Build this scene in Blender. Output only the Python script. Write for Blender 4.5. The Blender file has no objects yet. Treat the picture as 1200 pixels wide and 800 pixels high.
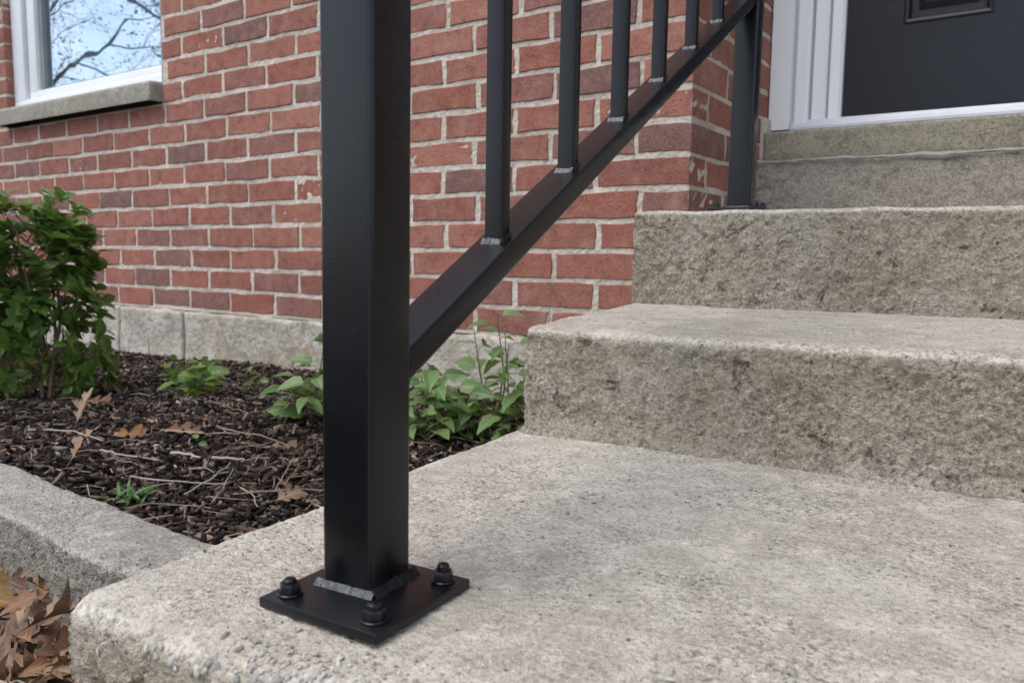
import bpy, bmesh, math, random
import numpy as np
from mathutils import Vector, Matrix, noise as mnoise

R = random.Random(11)
sc = bpy.context.scene
COL = sc.collection

# ------------------------------------------------------------------ camera
cam_d = bpy.data.cameras.new("camera")
cam = bpy.data.objects.new("camera", cam_d)
COL.objects.link(cam)
right = Vector((0.87447, 0.48491, 0.01278))
up = Vector((-0.06263, 0.08673, 0.99426))
fwd = Vector((-0.48102, 0.87025, -0.10621))
m = Matrix.Identity(4)
for i in range(3):
    m[i][0], m[i][1], m[i][2] = right[i], up[i], -fwd[i]
m.translation = Vector((0.3197, -0.3901, 0.2147))
cam.matrix_world = m
cam_d.sensor_width = 36.0
cam_d.lens = 940.9 / 1200 * 36
cam_d.clip_start = 0.02
cam_d.clip_end = 3000
cam_d.dof.use_dof = True
cam_d.dof.focus_distance = 0.78
cam_d.dof.aperture_fstop = 12.0
sc.camera = cam

# ------------------------------------------------------------------ sky and sun
SUN_EL, SUN_AZ = math.radians(60), math.radians(215)      # azimuth clockwise from +Y
w = bpy.data.worlds.new("World")
sc.world = w
w.use_nodes = True
nt = w.node_tree
nt.nodes.clear()
wo = nt.nodes.new("ShaderNodeOutputWorld")
bg = nt.nodes.new("ShaderNodeBackground")
sky = nt.nodes.new("ShaderNodeTexSky")
sky.sky_type = 'NISHITA'
sky.sun_disc = False
sky.sun_elevation = SUN_EL
sky.sun_rotation = SUN_AZ
sky.air_density = 1.0
sky.dust_density = 1.5
tc = nt.nodes.new("ShaderNodeTexCoord")
mp = nt.nodes.new("ShaderNodeMapping")
mp.inputs['Scale'].default_value = (1, 1, 2.2)
cn = nt.nodes.new("ShaderNodeTexNoise")
cn.inputs['Scale'].default_value = 2.6
cn.inputs['Detail'].default_value = 8
cn.inputs['Roughness'].default_value = 0.58
cr = nt.nodes.new("ShaderNodeValToRGB")
cr.color_ramp.elements[0].position = 0.40
cr.color_ramp.elements[0].color = (0.05, 0.05, 0.05, 1)
cr.color_ramp.elements[1].position = 0.66
cr.color_ramp.elements[1].color = (0.8, 0.8, 0.8, 1)
mx = nt.nodes.new("ShaderNodeMix")
mx.data_type = 'RGBA'
mx.inputs['B'].default_value = (9.5, 10.2, 11.6, 1)       # sunlit cloud, on the sky's own scale
L = nt.links.new
L(tc.outputs['Generated'], mp.inputs['Vector'])
L(mp.outputs[0], cn.inputs['Vector'])
L(cn.outputs['Fac'], cr.inputs[0])
L(cr.outputs[0], mx.inputs['Factor'])
L(sky.outputs[0], mx.inputs['A'])
L(mx.outputs['Result'], bg.inputs['Color'])
bg.inputs['Strength'].default_value = 0.10
L(bg.outputs[0], wo.inputs['Surface'])

sun_d = bpy.data.lights.new("sun", 'SUN')
sun_d.energy = 1.2
sun_d.angle = math.radians(42)
sun_d.color = (1.0, 0.95, 0.88)
sun = bpy.data.objects.new("sun", sun_d)
COL.objects.link(sun)
sd = Vector((math.sin(SUN_AZ) * math.cos(SUN_EL), math.cos(SUN_AZ) * math.cos(SUN_EL), math.sin(SUN_EL)))
sun.rotation_euler = sd.to_track_quat('Z', 'Y').to_euler()
sun.location = sd * 30

sc.view_settings.view_transform = 'Standard'
sc.view_settings.look = 'None'
sc.view_settings.gamma = 1.0
sc.view_settings.use_curve_mapping = False
sc.view_settings.exposure = 0.95
sc.cycles.max_bounces = 6
sc.cycles.diffuse_bounces = 3
sc.cycles.glossy_bounces = 3
sc.cycles.adaptive_threshold = 0.015

# ------------------------------------------------------------------ helpers
class NT:
    """small helper round a material node tree"""
    def __init__(s, name, rough=0.6, spec=0.5, metal=0.0):
        s.m = bpy.data.materials.new(name)
        s.m.use_nodes = True
        s.t = s.m.node_tree
        s.b = s.t.nodes['Principled BSDF']
        s.out = s.t.nodes['Material Output']
        s.b.inputs['Roughness'].default_value = rough
        s.b.inputs['Specular IOR Level'].default_value = spec
        s.b.inputs['Metallic'].default_value = metal
        s.coord = None
    def n(s, typ, **kw):
        nd = s.t.nodes.new("ShaderNode" + typ)
        for k, v in kw.items():
            setattr(nd, k, v)
        return nd
    def link(s, a, b):
        s.t.links.new(a, b)
    def vec(s, scale=(1, 1, 1), src='Object', rot=(0, 0, 0)):
        if s.coord is None:
            s.coord = s.n("TexCoord")
        mpn = s.n("Mapping")
        mpn.inputs['Scale'].default_value = scale
        mpn.inputs['Rotation'].default_value = rot
        s.link(s.coord.outputs[src], mpn.inputs['Vector'])
        return mpn.outputs[0]
    def noise(s, scale, detail=4, rough=0.55, v=None, dist=0.0):
        nd = s.n("TexNoise")
        nd.inputs['Scale'].default_value = scale
        nd.inputs['Detail'].default_value = detail
        nd.inputs['Roughness'].default_value = rough
        nd.inputs['Distortion'].default_value = dist
        s.link(v if v is not None else s.vec(), nd.inputs['Vector'])
        return nd.outputs['Fac']
    def voro(s, scale, v=None, feature='F1', rnd=1.0):
        nd = s.n("TexVoronoi", feature=feature)
        nd.inputs['Scale'].default_value = scale
        nd.inputs['Randomness'].default_value = rnd
        s.link(v if v is not None else s.vec(), nd.inputs['Vector'])
        return nd
    def ramp(s, x, stops):
        nd = s.n("ValToRGB")
        e = nd.color_ramp.elements
        while len(e) < len(stops):
            e.new(0.5)
        for el, (p, c) in zip(e, stops):
            el.position = p
            el.color = (c, c, c, 1) if isinstance(c, (int, float)) else (*c, 1)
        s.link(x, nd.inputs[0])
        return nd.outputs[0]
    def mix(s, fac, a, b, mode='MIX'):
        nd = s.n("Mix", data_type='RGBA', blend_type=mode)
        for sock, v in (('Factor', fac), ('A', a), ('B', b)):
            if isinstance(v, (int, float)):
                nd.inputs[sock].default_value = v if sock == 'Factor' else (v, v, v, 1)
            elif isinstance(v, tuple):
                nd.inputs[sock].default_value = (*v, 1)
            else:
                s.link(v, nd.inputs[sock])
        return nd.outputs['Result']
    def math(s, op, a, b=None, c=None, clamp=False):
        nd = s.n("Math", operation=op, use_clamp=clamp)
        for i, v in enumerate((a, b, c)):
            if v is None:
                continue
            if isinstance(v, (int, float)):
                nd.inputs[i].default_value = v
            else:
                s.link(v, nd.inputs[i])
        return nd.outputs[0]
    def attr(s, name):
        nd = s.n("Attribute", attribute_name=name)
        return nd.outputs['Fac']
    def color(s, x):
        if isinstance(x, tuple):
            s.b.inputs['Base Color'].default_value = (*x, 1)
        else:
            s.link(x, s.b.inputs['Base Color'])
    def rough(s, x):
        s.link(x, s.b.inputs['Roughness'])
    def bump(s, h, dist=0.002, strength=1.0):
        nd = s.n("Bump")
        nd.inputs['Distance'].default_value = dist
        nd.inputs['Strength'].default_value = strength
        s.link(h, nd.inputs['Height'])
        s.link(nd.outputs[0], s.b.inputs['Normal'])
    def disp(s, h, scale=1.0, mid=0.0):
        nd = s.n("Displacement")
        nd.inputs['Scale'].default_value = scale
        nd.inputs['Midlevel'].default_value = mid
        s.link(h, nd.inputs['Height'])
        s.link(nd.outputs[0], s.out.inputs['Displacement'])
        s.m.displacement_method = 'BOTH'

def tag(o, label=None, cat=None, group=None, kind=None):
    if label: o['label'] = label
    if cat: o['category'] = cat
    if group: o['group'] = group
    if kind: o['kind'] = kind
    return o

def link(name, me, parent=None, loc=None, rot=None):
    o = bpy.data.objects.new(name, me)
    COL.objects.link(o)
    if parent is not None: o.parent = parent
    if loc is not None: o.location = loc
    if rot is not None: o.rotation_euler = rot
    return o

def empty(name, loc=(0, 0, 0), rz=0.0):
    o = link(name, None, None, loc, (0, 0, rz))
    o.empty_display_size = 0.05
    return o

def mesh_np(name, verts, faces, mat=None, smooth=False, attrs=None):
    """verts (n,3), faces (m,4) or list of lists"""
    me = bpy.data.meshes.new(name)
    if isinstance(faces, np.ndarray):
        k = faces.shape[1]
        me.vertices.add(len(verts))
        me.vertices.foreach_set("co", np.asarray(verts, np.float32).ravel())
        me.loops.add(faces.size)
        me.loops.foreach_set("vertex_index", faces.astype(np.int32).ravel())
        me.polygons.add(len(faces))
        me.polygons.foreach_set("loop_start", np.arange(0, faces.size, k, dtype=np.int32))
        me.polygons.foreach_set("loop_total", np.full(len(faces), k, np.int32))
        me.update(calc_edges=True)
        me.validate()
    else:
        me.from_pydata([tuple(v) for v in verts], [], faces)
    if smooth:
        me.polygons.foreach_set("use_smooth", np.ones(len(me.polygons), bool))
    if attrs:
        for an, av in attrs.items():
            a = me.attributes.new(an, 'FLOAT', 'POINT')
            a.data.foreach_set("value", np.asarray(av, np.float32))
    if mat is not None: me.materials.append(mat)
    me.update()
    return me

class MB:
    """collects verts and faces"""
    def __init__(s):
        s.v = []; s.f = []
    def add(s, vs, fs):
        o = len(s.v)
        s.v += [tuple(v) for v in vs]
        s.f += [[i + o for i in f] for f in fs]
    def box(s, x0, x1, y0, y1, z0, z1):
        s.add([(x0, y0, z0), (x1, y0, z0), (x1, y1, z0), (x0, y1, z0), (x0, y0, z1), (x1, y0, z1), (x1, y1, z1), (x0, y1, z1)],
              [(0, 3, 2, 1), (4, 5, 6, 7), (0, 1, 5, 4), (1, 2, 6, 5), (2, 3, 7, 6), (3, 0, 4, 7)])
    def prism(s, prof, A, B):
        """prof: list of 2-D points, A(p)/B(p) -> 3-D point at either end; closed with caps"""
        n = len(prof)
        s.add([A(p) for p in prof] + [B(p) for p in prof],
              [(i, (i + 1) % n, n + (i + 1) % n, n + i) for i in range(n)] + [tuple(range(n))[::-1], tuple(range(n, 2 * n))])
    def tube(s, pts, rad, k=6, cap=True):
        pts = [Vector(p) for p in pts]
        n = len(pts)
        rings = []
        ref = Vector((0.31, 0.17, 0.93))
        for i, p in enumerate(pts):
            d = (pts[min(i + 1, n - 1)] - pts[max(i - 1, 0)]).normalized()
            a = d.cross(ref)
            if a.length < 1e-3: a = d.cross(Vector((1, 0, 0)))
            a.normalize(); b = d.cross(a)
            r = rad[i] if isinstance(rad, (list, tuple)) else rad
            rings += [p + (a * math.cos(t) + b * math.sin(t)) * r for t in (2 * math.pi * j / k for j in range(k))]
        fs = []
        for i in range(n - 1):
            for j in range(k):
                fs.append((i * k + j, i * k + (j + 1) % k, (i + 1) * k + (j + 1) % k, (i + 1) * k + j))
        if cap:
            fs.append(tuple(range(k))[::-1]); fs.append(tuple(range((n - 1) * k, n * k)))
        s.add(rings, fs)
    def lathe(s, prof, c=(0, 0, 0), k=16):
        """prof: (r, z) list from bottom to top"""
        vs = []; fs = []
        for r, z in prof:
            vs += [(c[0] + r * math.cos(2 * math.pi * j / k), c[1] + r * math.sin(2 * math.pi * j / k), c[2] + z) for j in range(k)]
        for i in range(len(prof) - 1):
            for j in range(k):
                fs.append((i * k + j, i * k + (j + 1) % k, (i + 1) * k + (j + 1) % k, (i + 1) * k + j))
        fs.append(tuple(range(k))[::-1]); fs.append(tuple(range((len(prof) - 1) * k, len(prof) * k)))
        s.add(vs, fs)
    def mesh(s, name, mat, smooth=False, bevel=0.0, seg=2):
        me = bpy.data.meshes.new(name)
        me.from_pydata(s.v, [], s.f)
        bm = bmesh.new(); bm.from_mesh(me)
        bmesh.ops.recalc_face_normals(bm, faces=bm.faces)
        if bevel > 0:
            es = [e for e in bm.edges if len(e.link_faces) == 2 and e.calc_face_angle(0) > 0.5]
            bmesh.ops.bevel(bm, geom=es, offset=bevel, segments=seg, profile=0.5, affect='EDGES', clamp_overlap=True)
        bm.to_mesh(me); bm.free()
        if smooth:
            me.polygons.foreach_set("use_smooth", np.ones(len(me.polygons), bool))
            me.set_sharp_from_angle(angle=math.radians(50 if bevel == 0 else 40))
        me.materials.append(mat)
        me.update()
        return me
    def build(s, name, mat, parent=None, **kw):
        return link(name, s.mesh(name, mat, **kw), parent)

def rsq(h, r, n=4):
    """rounded square outline, half size h"""
    out = []
    for cx, cy, a0 in ((h - r, h - r, 0), (-h + r, h - r, 90), (-h + r, -h + r, 180), (h - r, -h + r, 270)):
        for i in range(n + 1):
            a = math.radians(a0 + 90 * i / n)
            out.append((cx + r * math.cos(a), cy + r * math.sin(a)))
    return out

def axis(dense0, dense1, step, extra=()):
    a = np.linspace(dense0, dense1, max(2, int(round((dense1 - dense0) / step)) + 1))
    return np.unique(np.concatenate([a, np.asarray(extra, float)])) if len(extra) else a

def rounded_block(name, xs, ys, zs, r, mat, warp=None, bottom=False):
    """box surface on a lattice with every edge rounded by r; attribute riser = 1 on upright faces"""
    xs, ys, zs = map(np.asarray, (xs, ys, zs))
    nx, ny, nz = len(xs), len(ys), len(zs)
    key = lambda i, j, k: (i.astype(np.int64) * ny + j) * nz + k
    quads = []
    def face(ai, aj, f, flip):
        A, B = np.meshgrid(np.arange(ai - 1), np.arange(aj - 1), indexing='ij')
        q = [f(A, B), f(A + 1, B), f(A + 1, B + 1), f(A, B + 1)]
        if flip: q = q[::-1]
        quads.append(np.stack([x.ravel() for x in q], 1))
    z_ = lambda A: np.zeros_like(A)
    face(nx, ny, lambda A, B: key(A, B, z_(A) + nz - 1), False)
    face(nx, nz, lambda A, B: key(A, z_(A), B), False)
    face(nx, nz, lambda A, B: key(A, z_(A) + ny - 1, B), True)
    face(ny, nz, lambda A, B: key(z_(A), A, B), True)
    face(ny, nz, lambda A, B: key(z_(A) + nx - 1, A, B), False)
    if bottom: face(nx, ny, lambda A, B: key(A, B, z_(A)), True)
    Q = np.concatenate(quads)
    uq, inv = np.unique(Q, return_inverse=True)
    Q = inv.reshape(Q.shape)
    k = uq % nz; j = (uq // nz) % ny; i = uq // (nz * ny)
    P = np.stack([xs[i], ys[j], zs[k]], 1)
    lo = np.array([xs[0], ys[0], zs[0]]) + r; hi = np.array([xs[-1], ys[-1], zs[-1]]) - r
    inner = np.clip(P, lo, hi)
    d = P - inner
    ln = np.linalg.norm(d, axis=1, keepdims=True); ln[ln == 0] = 1
    N = d / ln
    P = inner + N * r
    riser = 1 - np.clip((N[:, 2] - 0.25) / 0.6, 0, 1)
    if warp is not None: P = warp(P)
    return mesh_np(name, P, Q, mat, smooth=True, attrs={'riser': riser})

# ------------------------------------------------------------------ materials
def mat_concrete(name, light, dark, stain_shade, relief=1.0, lump=1.0, stain_shade_amt=0.85):
    t = NT(name, 0.9, 0.25)
    big = t.noise(4.2, 6, 0.62, dist=0.5)
    mid = t.noise(30, 6, 0.72)
    fine = t.noise(230, 3, 0.7)
    sand = t.noise(800, 2, 0.7)
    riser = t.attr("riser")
    hi = tuple(min(1, c * 1.42) for c in light); lo = tuple(c * 0.30 for c in dark)
    base = t.mix(t.ramp(big, [(0.40, 0.0), (0.60, 1.0)]), dark, light)
    base = t.mix(t.ramp(mid, [(0.49, 0.0), (0.66, 0.65)]), base, hi)
    base = t.mix(t.ramp(mid, [(0.34, 0.45), (0.46, 0.0)]), base, tuple(c * 0.60 for c in dark))
    patch = t.ramp(t.noise(6.5, 6, 0.65, dist=0.8), [(0.38, 0.35), (0.60, 0.95)])       # worn and smooth areas
    base = t.mix(t.math('MULTIPLY', patch, t.ramp(fine, [(0.38, 0.9), (0.45, 0.0)])), base, lo)
    base = t.mix(t.math('MULTIPLY', patch, t.ramp(fine, [(0.535, 0.0), (0.62, 0.7)])), base, hi)
    base = t.mix(t.ramp(sand, [(0.36, 0.5), (0.45, 0.0)]), base, lo)
    base = t.mix(t.ramp(sand, [(0.56, 0.0), (0.68, 0.4)]), base, hi)
    dash = t.noise(1.0, 4, 0.75, t.vec((60, 210, 160)))                                   # short trowel scratches
    base = t.mix(t.math('MULTIPLY', patch, t.ramp(dash, [(0.34, 0.55), (0.41, 0.0)])), base, lo)
    # rust brown and cement grey patches
    base = t.mix(t.ramp(t.noise(2.3, 5, 0.6), [(0.54, 0.0), (0.70, 0.35)]), base, (dark[0] * 0.95, dark[1] * 0.80, dark[2] * 0.62))
    # aggregate: flat stones showing at the worn surface, pale and dark
    vd = t.vec((1, 1, 1))
    ag = t.voro(125, vd)
    sel = t.n("SeparateColor"); t.link(ag.outputs['Color'], sel.inputs[0])
    stone = t.math('MULTIPLY', t.math('GREATER_THAN', sel.outputs[0], 0.80), t.ramp(ag.outputs['Distance'], [(0.24, 1.0), (0.34, 0.0)]))
    stone = t.math('MULTIPLY', stone, t.ramp(mid, [(0.40, 0.15), (0.60, 1.0)]))
    scol = t.ramp(sel.outputs[1], [(0.0, (0.16, 0.155, 0.15)), (0.35, (0.36, 0.33, 0.29)), (0.6, (0.52, 0.50, 0.47)), (0.9, (0.66, 0.62, 0.57)), (1.0, (0.42, 0.26, 0.19))])
    base = t.mix(t.math('MULTIPLY', stone, 0.7), base, scol)
    # pin holes
    pv = t.voro(140, t.vec((1, 1, 1), rot=(0.4, 0.7, 0.2)))
    ps = t.n("SeparateColor"); t.link(pv.outputs['Color'], ps.inputs[0])
    pit = t.math('MULTIPLY', t.math('GREATER_THAN', ps.outputs[0], 0.87), t.ramp(pv.outputs['Distance'], [(0.14, 1.0), (0.28, 0.0)]))
    base = t.mix(t.math('MULTIPLY', pit, 0.75), base, tuple(c * 0.25 for c in dark))
    # weather film and painted-in shade, darkening the colour of the upright faces
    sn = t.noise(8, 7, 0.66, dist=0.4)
    sm = t.math('MULTIPLY', riser, t.ramp(sn, [(0.34, stain_shade_amt * 0.45), (0.60, stain_shade_amt)]))
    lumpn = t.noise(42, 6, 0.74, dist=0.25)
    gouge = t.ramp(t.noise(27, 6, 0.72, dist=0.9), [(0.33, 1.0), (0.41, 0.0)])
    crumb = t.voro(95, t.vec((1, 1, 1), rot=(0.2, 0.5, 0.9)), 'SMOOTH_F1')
    scol2 = t.mix(t.ramp(lumpn, [(0.36, 0.0), (0.56, 1.0)]), tuple(c * 0.50 for c in stain_shade), stain_shade)
    scol2 = t.mix(t.math('MULTIPLY', gouge, 0.35), scol2, tuple(c * 0.30 for c in stain_shade))
    scol2 = t.mix(t.ramp(fine, [(0.55, 0.0), (0.67, 0.6)]), scol2, tuple(min(1, c * 2.0) for c in stain_shade))
    scol2 = t.mix(t.ramp(fine, [(0.37, 0.7), (0.44, 0.0)]), scol2, tuple(c * 0.25 for c in stain_shade))
    scol2 = t.mix(t.ramp(t.noise(3.1, 4, 0.6), [(0.45, 0.0), (0.7, 0.3)]), scol2, (stain_shade[0] * 0.85, stain_shade[1] * 0.88, stain_shade[2] * 0.72))
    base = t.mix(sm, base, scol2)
    # arris worn down to pale clean cement
    wear = t.math('MULTIPLY', t.ramp(riser, [(0.0, 0.0), (0.10, 1.0), (0.40, 1.0), (0.62, 0.0)]), t.ramp(t.noise(24, 7, 0.7), [(0.40, 0.15), (0.56, 0.75)]))
    base = t.mix(wear, base, t.mix(t.ramp(fine, [(0.42, 0.0), (0.55, 1.0)]), dark, hi))
    t.color(base)
    # relief
    h = t.math('MULTIPLY', t.math('SUBTRACT', t.noise(13, 5, 0.55), 0.5), 0.0022 * relief)
    h = t.math('ADD', h, t.math('MULTIPLY', t.math('SUBTRACT', mid, 0.5), 0.0034 * relief))
    h = t.math('ADD', h, t.math('MULTIPLY', t.math('MULTIPLY', patch, t.math('SUBTRACT', fine, 0.5)), 0.0040 * relief))
    h = t.math('ADD', h, t.math('MULTIPLY', t.math('SUBTRACT', sand, 0.5), 0.0014))
    h = t.math('ADD', h, t.math('MULTIPLY', stone, 0.0008))
    h = t.math('SUBTRACT', h, t.math('MULTIPLY', pit, 0.0026))
    rl = t.math('MULTIPLY', t.math('SUBTRACT', lumpn, 0.5), 0.0145 * lump)
    rl = t.math('SUBTRACT', rl, t.math('MULTIPLY', gouge, 0.0050 * lump))
    rl = t.math('SUBTRACT', rl, t.math('MULTIPLY', crumb.outputs['Distance'], 0.0050 * lump))
    h = t.math('ADD', h, t.math('MULTIPLY', riser, rl))
    t.disp(h)
    return t.m

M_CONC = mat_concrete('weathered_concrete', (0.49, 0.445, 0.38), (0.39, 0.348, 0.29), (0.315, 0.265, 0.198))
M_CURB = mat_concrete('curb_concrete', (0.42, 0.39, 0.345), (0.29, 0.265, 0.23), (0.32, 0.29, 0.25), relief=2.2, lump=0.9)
M_SILLC = mat_concrete('sill_concrete', (0.40, 0.38, 0.32), (0.29, 0.27, 0.22), (0.33, 0.31, 0.25), relief=0.5, lump=0.12, stain_shade_amt=0.5)

def mat_foundation():
    t = NT('foundation_concrete', 0.92, 0.2)
    n = t.noise(7, 6, 0.62); f = t.noise(60, 5, 0.65)
    c = t.mix(t.ramp(n, [(0.35, 0.0), (0.65, 1.0)]), (0.40, 0.355, 0.295), (0.60, 0.55, 0.47))
    c = t.mix(t.ramp(f, [(0.34, 0.6), (0.5, 0.0)]), c, (0.20, 0.19, 0.17))
    c = t.mix(t.ramp(t.noise(5.5, 6, 0.68, dist=1.0), [(0.50, 0.0), (0.64, 0.65)]), c, (0.30, 0.235, 0.165))
    c = t.mix(t.ramp(t.noise(13, 6, 0.7, dist=1.5), [(0.56, 0.0), (0.66, 0.6)]), c, (0.17, 0.155, 0.135))
    t.color(c)
    t.bump(t.math('ADD', t.math('MULTIPLY', n, 1.0), t.math('MULTIPLY', f, 0.5)), 0.014)
    return t.m
M_FOUND = mat_foundation()

def mat_mortar():
    t = NT('mortar', 0.95, 0.15)
    n = t.noise(9, 5, 0.6); f = t.noise(120, 5, 0.7)
    c = t.mix(t.ramp(n, [(0.35, 0.0), (0.65, 1.0)]), (0.54, 0.47, 0.385), (0.72, 0.65, 0.56))
    c = t.mix(t.ramp(f, [(0.32, 0.5), (0.48, 0.0)]), c, (0.22, 0.19, 0.16))
    t.color(c)
    t.bump(t.math('ADD', f, t.noise(35, 4)), 0.006)
    return t.m
M_MORTAR = mat_mortar()

def mat_brick():
    t = NT('red_brick', 0.88, 0.25)
    oi = t.n("ObjectInfo")
    v = t.n("VectorMath", operation='ADD')
    off = t.n("CombineXYZ")
    r100 = t.math('MULTIPLY', oi.outputs['Random'], 97.0)
    t.link(r100, off.inputs[0]); t.link(r100, off.inputs[2])
    t.link(t.vec(), v.inputs[0]); t.link(off.outputs[0], v.inputs[1])
    vv = v.outputs[0]
    c = t.ramp(oi.outputs['Random'], [(0.0, (0.290, 0.104, 0.070)), (0.16, (0.350, 0.138, 0.096)), (0.30, (0.250, 0.098, 0.072)), (0.46, (0.375, 0.158, 0.114)),
                                      (0.62, (0.310, 0.116, 0.080)), (0.78, (0.240, 0.116, 0.092)), (0.90, (0.185, 0.105, 0.090)), (1.0, (0.340, 0.130, 0.090))])
    n = t.noise(24, 8, 0.72, vv); f = t.noise(210, 5, 0.72, vv)
    c = t.mix(t.ramp(n, [(0.36, 0.65), (0.49, 0.0)]), c, (0.135, 0.058, 0.05))
    c = t.mix(t.ramp(n, [(0.52, 0.0), (0.66, 0.6)]), c, (0.40, 0.19, 0.15))
    c = t.mix(t.ramp(f, [(0.54, 0.0), (0.66, 0.6)]), c, (0.46, 0.27, 0.22))
    c = t.mix(t.ramp(f, [(0.36, 0.75), (0.46, 0.0)]), c, (0.09, 0.042, 0.038))
    # lime bloom and mortar smeared over the arrises
    e = t.attr("edge")
    sm = t.math('ADD', t.math('MULTIPLY', e, 1.0), t.math('MULTIPLY', t.math('SUBTRACT', t.noise(45, 5, 0.65, vv), 0.5), 0.45))
    c = t.mix(t.ramp(sm, [(1.08, 0.0), (1.16, 0.6)]), c, (0.56, 0.49, 0.42))
    c = t.mix(t.ramp(t.noise(11, 6, 0.7, vv), [(0.55, 0.0), (0.70, 0.40)]), c, (0.42, 0.30, 0.26))
    t.color(c)
    wire = t.noise(1.0, 3, 0.6, t.vec((380, 60, 40)))
    h = t.math('ADD', t.math('MULTIPLY', n, 0.8), t.math('ADD', t.math('MULTIPLY', f, 0.30), t.math('MULTIPLY', wire, 0.12)))
    t.bump(h, 0.004)
    return t.m
M_BRICK = mat_brick()

def mat_paint_black():
    t = NT('black_powder_coat', 0.36, 0.38)
    o = t.noise(700, 2, 0.5); w_ = t.noise(14, 4, 0.6)
    t.color(t.mix(t.ramp(w_, [(0.3, 0.0), (0.7, 1.0)]), (0.0030, 0.0033, 0.0044), (0.0048, 0.0052, 0.0068)))
    dust = t.math('MULTIPLY', t.ramp(t.noise(380, 2, 0.6), [(0.62, 0.0), (0.72, 1.0)]), t.ramp(t.noise(20, 4, 0.65), [(0.50, 0.0), (0.68, 0.3)]))
    t.color(t.mix(dust, t.mix(t.ramp(w_, [(0.3, 0.0), (0.7, 1.0)]), (0.0030, 0.0033, 0.0044), (0.0048, 0.0052, 0.0068)), (0.07, 0.068, 0.062)))
    t.rough(t.ramp(w_, [(0.3, 0.24), (0.7, 0.32)]))
    t.bump(o, 0.00007)
    return t.m
M_BLACK = mat_paint_black()

def mat_weld():
    t = NT('weld_metal', 0.32, 0.5, 0.25)
    n = t.noise(420, 5, 0.7)
    t.color(t.mix(t.ramp(n, [(0.40, 0.0), (0.60, 1.0)]), (0.010, 0.011, 0.014), (0.045, 0.051, 0.068)))
    t.bump(t.noise(300, 3, 0.6), 0.0007)
    return t.m
M_WELD = mat_weld()

def mat_simple(name, col, rough=0.5, spec=0.5, var=0.12, scale=12, bump=0.0, bscale=80):
    t = NT(name, rough, spec)
    n = t.noise(scale, 5, 0.6)
    t.color(t.mix(t.ramp(n, [(0.3, 0.0), (0.7, 1.0)]), tuple(c * (1 - var) for c in col), tuple(min(1, c * (1 + var)) for c in col)))
    if bump: t.bump(t.noise(bscale, 4, 0.6), bump)
    return t.m
M_VINYL = mat_simple('white_vinyl', (0.80, 0.81, 0.83), 0.38, 0.5, 0.04, 6, 0.0004, 60)
def mat_trim():
    t = NT('white_trim_paint', 0.42, 0.5)
    n = t.noise(5, 5, 0.6, t.vec((3, 3, 0.6))); s = t.noise(30, 6, 0.75, t.vec((1, 1, 0.25)))
    c = t.mix(t.ramp(n, [(0.3, 0.0), (0.7, 1.0)]), (0.83, 0.835, 0.84), (0.89, 0.89, 0.89))
    c = t.mix(t.ramp(s, [(0.66, 0.0), (0.80, 0.55)]), c, (0.34, 0.30, 0.25))
    t.color(c)
    t.bump(t.noise(90, 3), 0.0004)
    return t.m
M_TRIM = mat_trim()
M_GREYBEAD = mat_simple('grey_glazing_bead', (0.23, 0.25, 0.235), 0.5, 0.4, 0.15)
M_DOOR = mat_simple('charcoal_door_paint', (0.0125, 0.0135, 0.0185), 0.42, 0.36, 0.15, 5, 0.0006, 40)
M_ALU = mat_simple('threshold_aluminium', (0.62, 0.64, 0.68), 0.34, 0.6, 0.08, 20)
M_DARK = mat_simple('dark_rubber', (0.02, 0.02, 0.02), 0.7, 0.3)
M_ROOM = mat_simple('dark_interior', (0.03, 0.03, 0.035), 0.9, 0.1)

def mat_glass():
    t = NT('coated_window_glass', 0.02, 0.5)
    g = t.n("BsdfGlossy"); g.inputs['Roughness'].default_value = 0.004
    g.inputs['Color'].default_value = (0.80, 0.90, 1.0, 1)
    tr = t.n("BsdfTransparent"); tr.inputs['Color'].default_value = (0.5, 0.55, 0.55, 1)
    fr = t.n("LayerWeight"); fr.inputs['Blend'].default_value = 0.62
    mixs = t.n("MixShader")
    t.link(t.math('ADD', t.math('MULTIPLY', fr.outputs['Facing'], 0.35), 0.42, clamp=True), mixs.inputs[0])
    t.link(tr.outputs[0], mixs.inputs[1]); t.link(g.outputs[0], mixs.inputs[2])
    bp = t.n("Bump"); bp.inputs['Distance'].default_value = 0.0012
    t.link(t.noise(3.0, 2, 0.4), bp.inputs['Height']); t.link(bp.outputs[0], g.inputs['Normal'])
    t.link(mixs.outputs[0], t.out.inputs['Surface'])
    return t.m
M_GLASS = mat_glass()

def mat_mulch():
    t = NT('shredded_bark', 0.9, 0.2)
    gi = t.n("NewGeometry")
    c = t.ramp(gi.outputs['Random Per Island'], [(0.0, (0.010, 0.008, 0.008)), (0.30, (0.022, 0.016, 0.014)), (0.55, (0.050, 0.034, 0.028)), (0.76, (0.105, 0.070, 0.055)), (0.90, (0.20, 0.135, 0.10)), (1.0, (0.36, 0.29, 0.235))])
    n = t.noise(90, 4, 0.65, t.vec((1, 1, 2.5)))
    c = t.mix(t.ramp(n, [(0.35, 0.55), (0.55, 0.0)]), c, (0.010, 0.008, 0.007))
    t.color(c); t.bump(n, 0.004)
    return t.m
M_MULCH = mat_mulch()
def mat_soil():
    t = NT('dark_bark_soil', 0.95, 0.15)
    n = t.noise(60, 7, 0.7); v = t.voro(55)
    c = t.mix(t.ramp(n, [(0.35, 0.0), (0.65, 1.0)]), (0.010, 0.008, 0.007), (0.05, 0.037, 0.03))
    t.color(c); t.bump(t.math('ADD', n, v.outputs['Distance']), 0.02)
    return t.m
M_SOIL = mat_soil()
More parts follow.
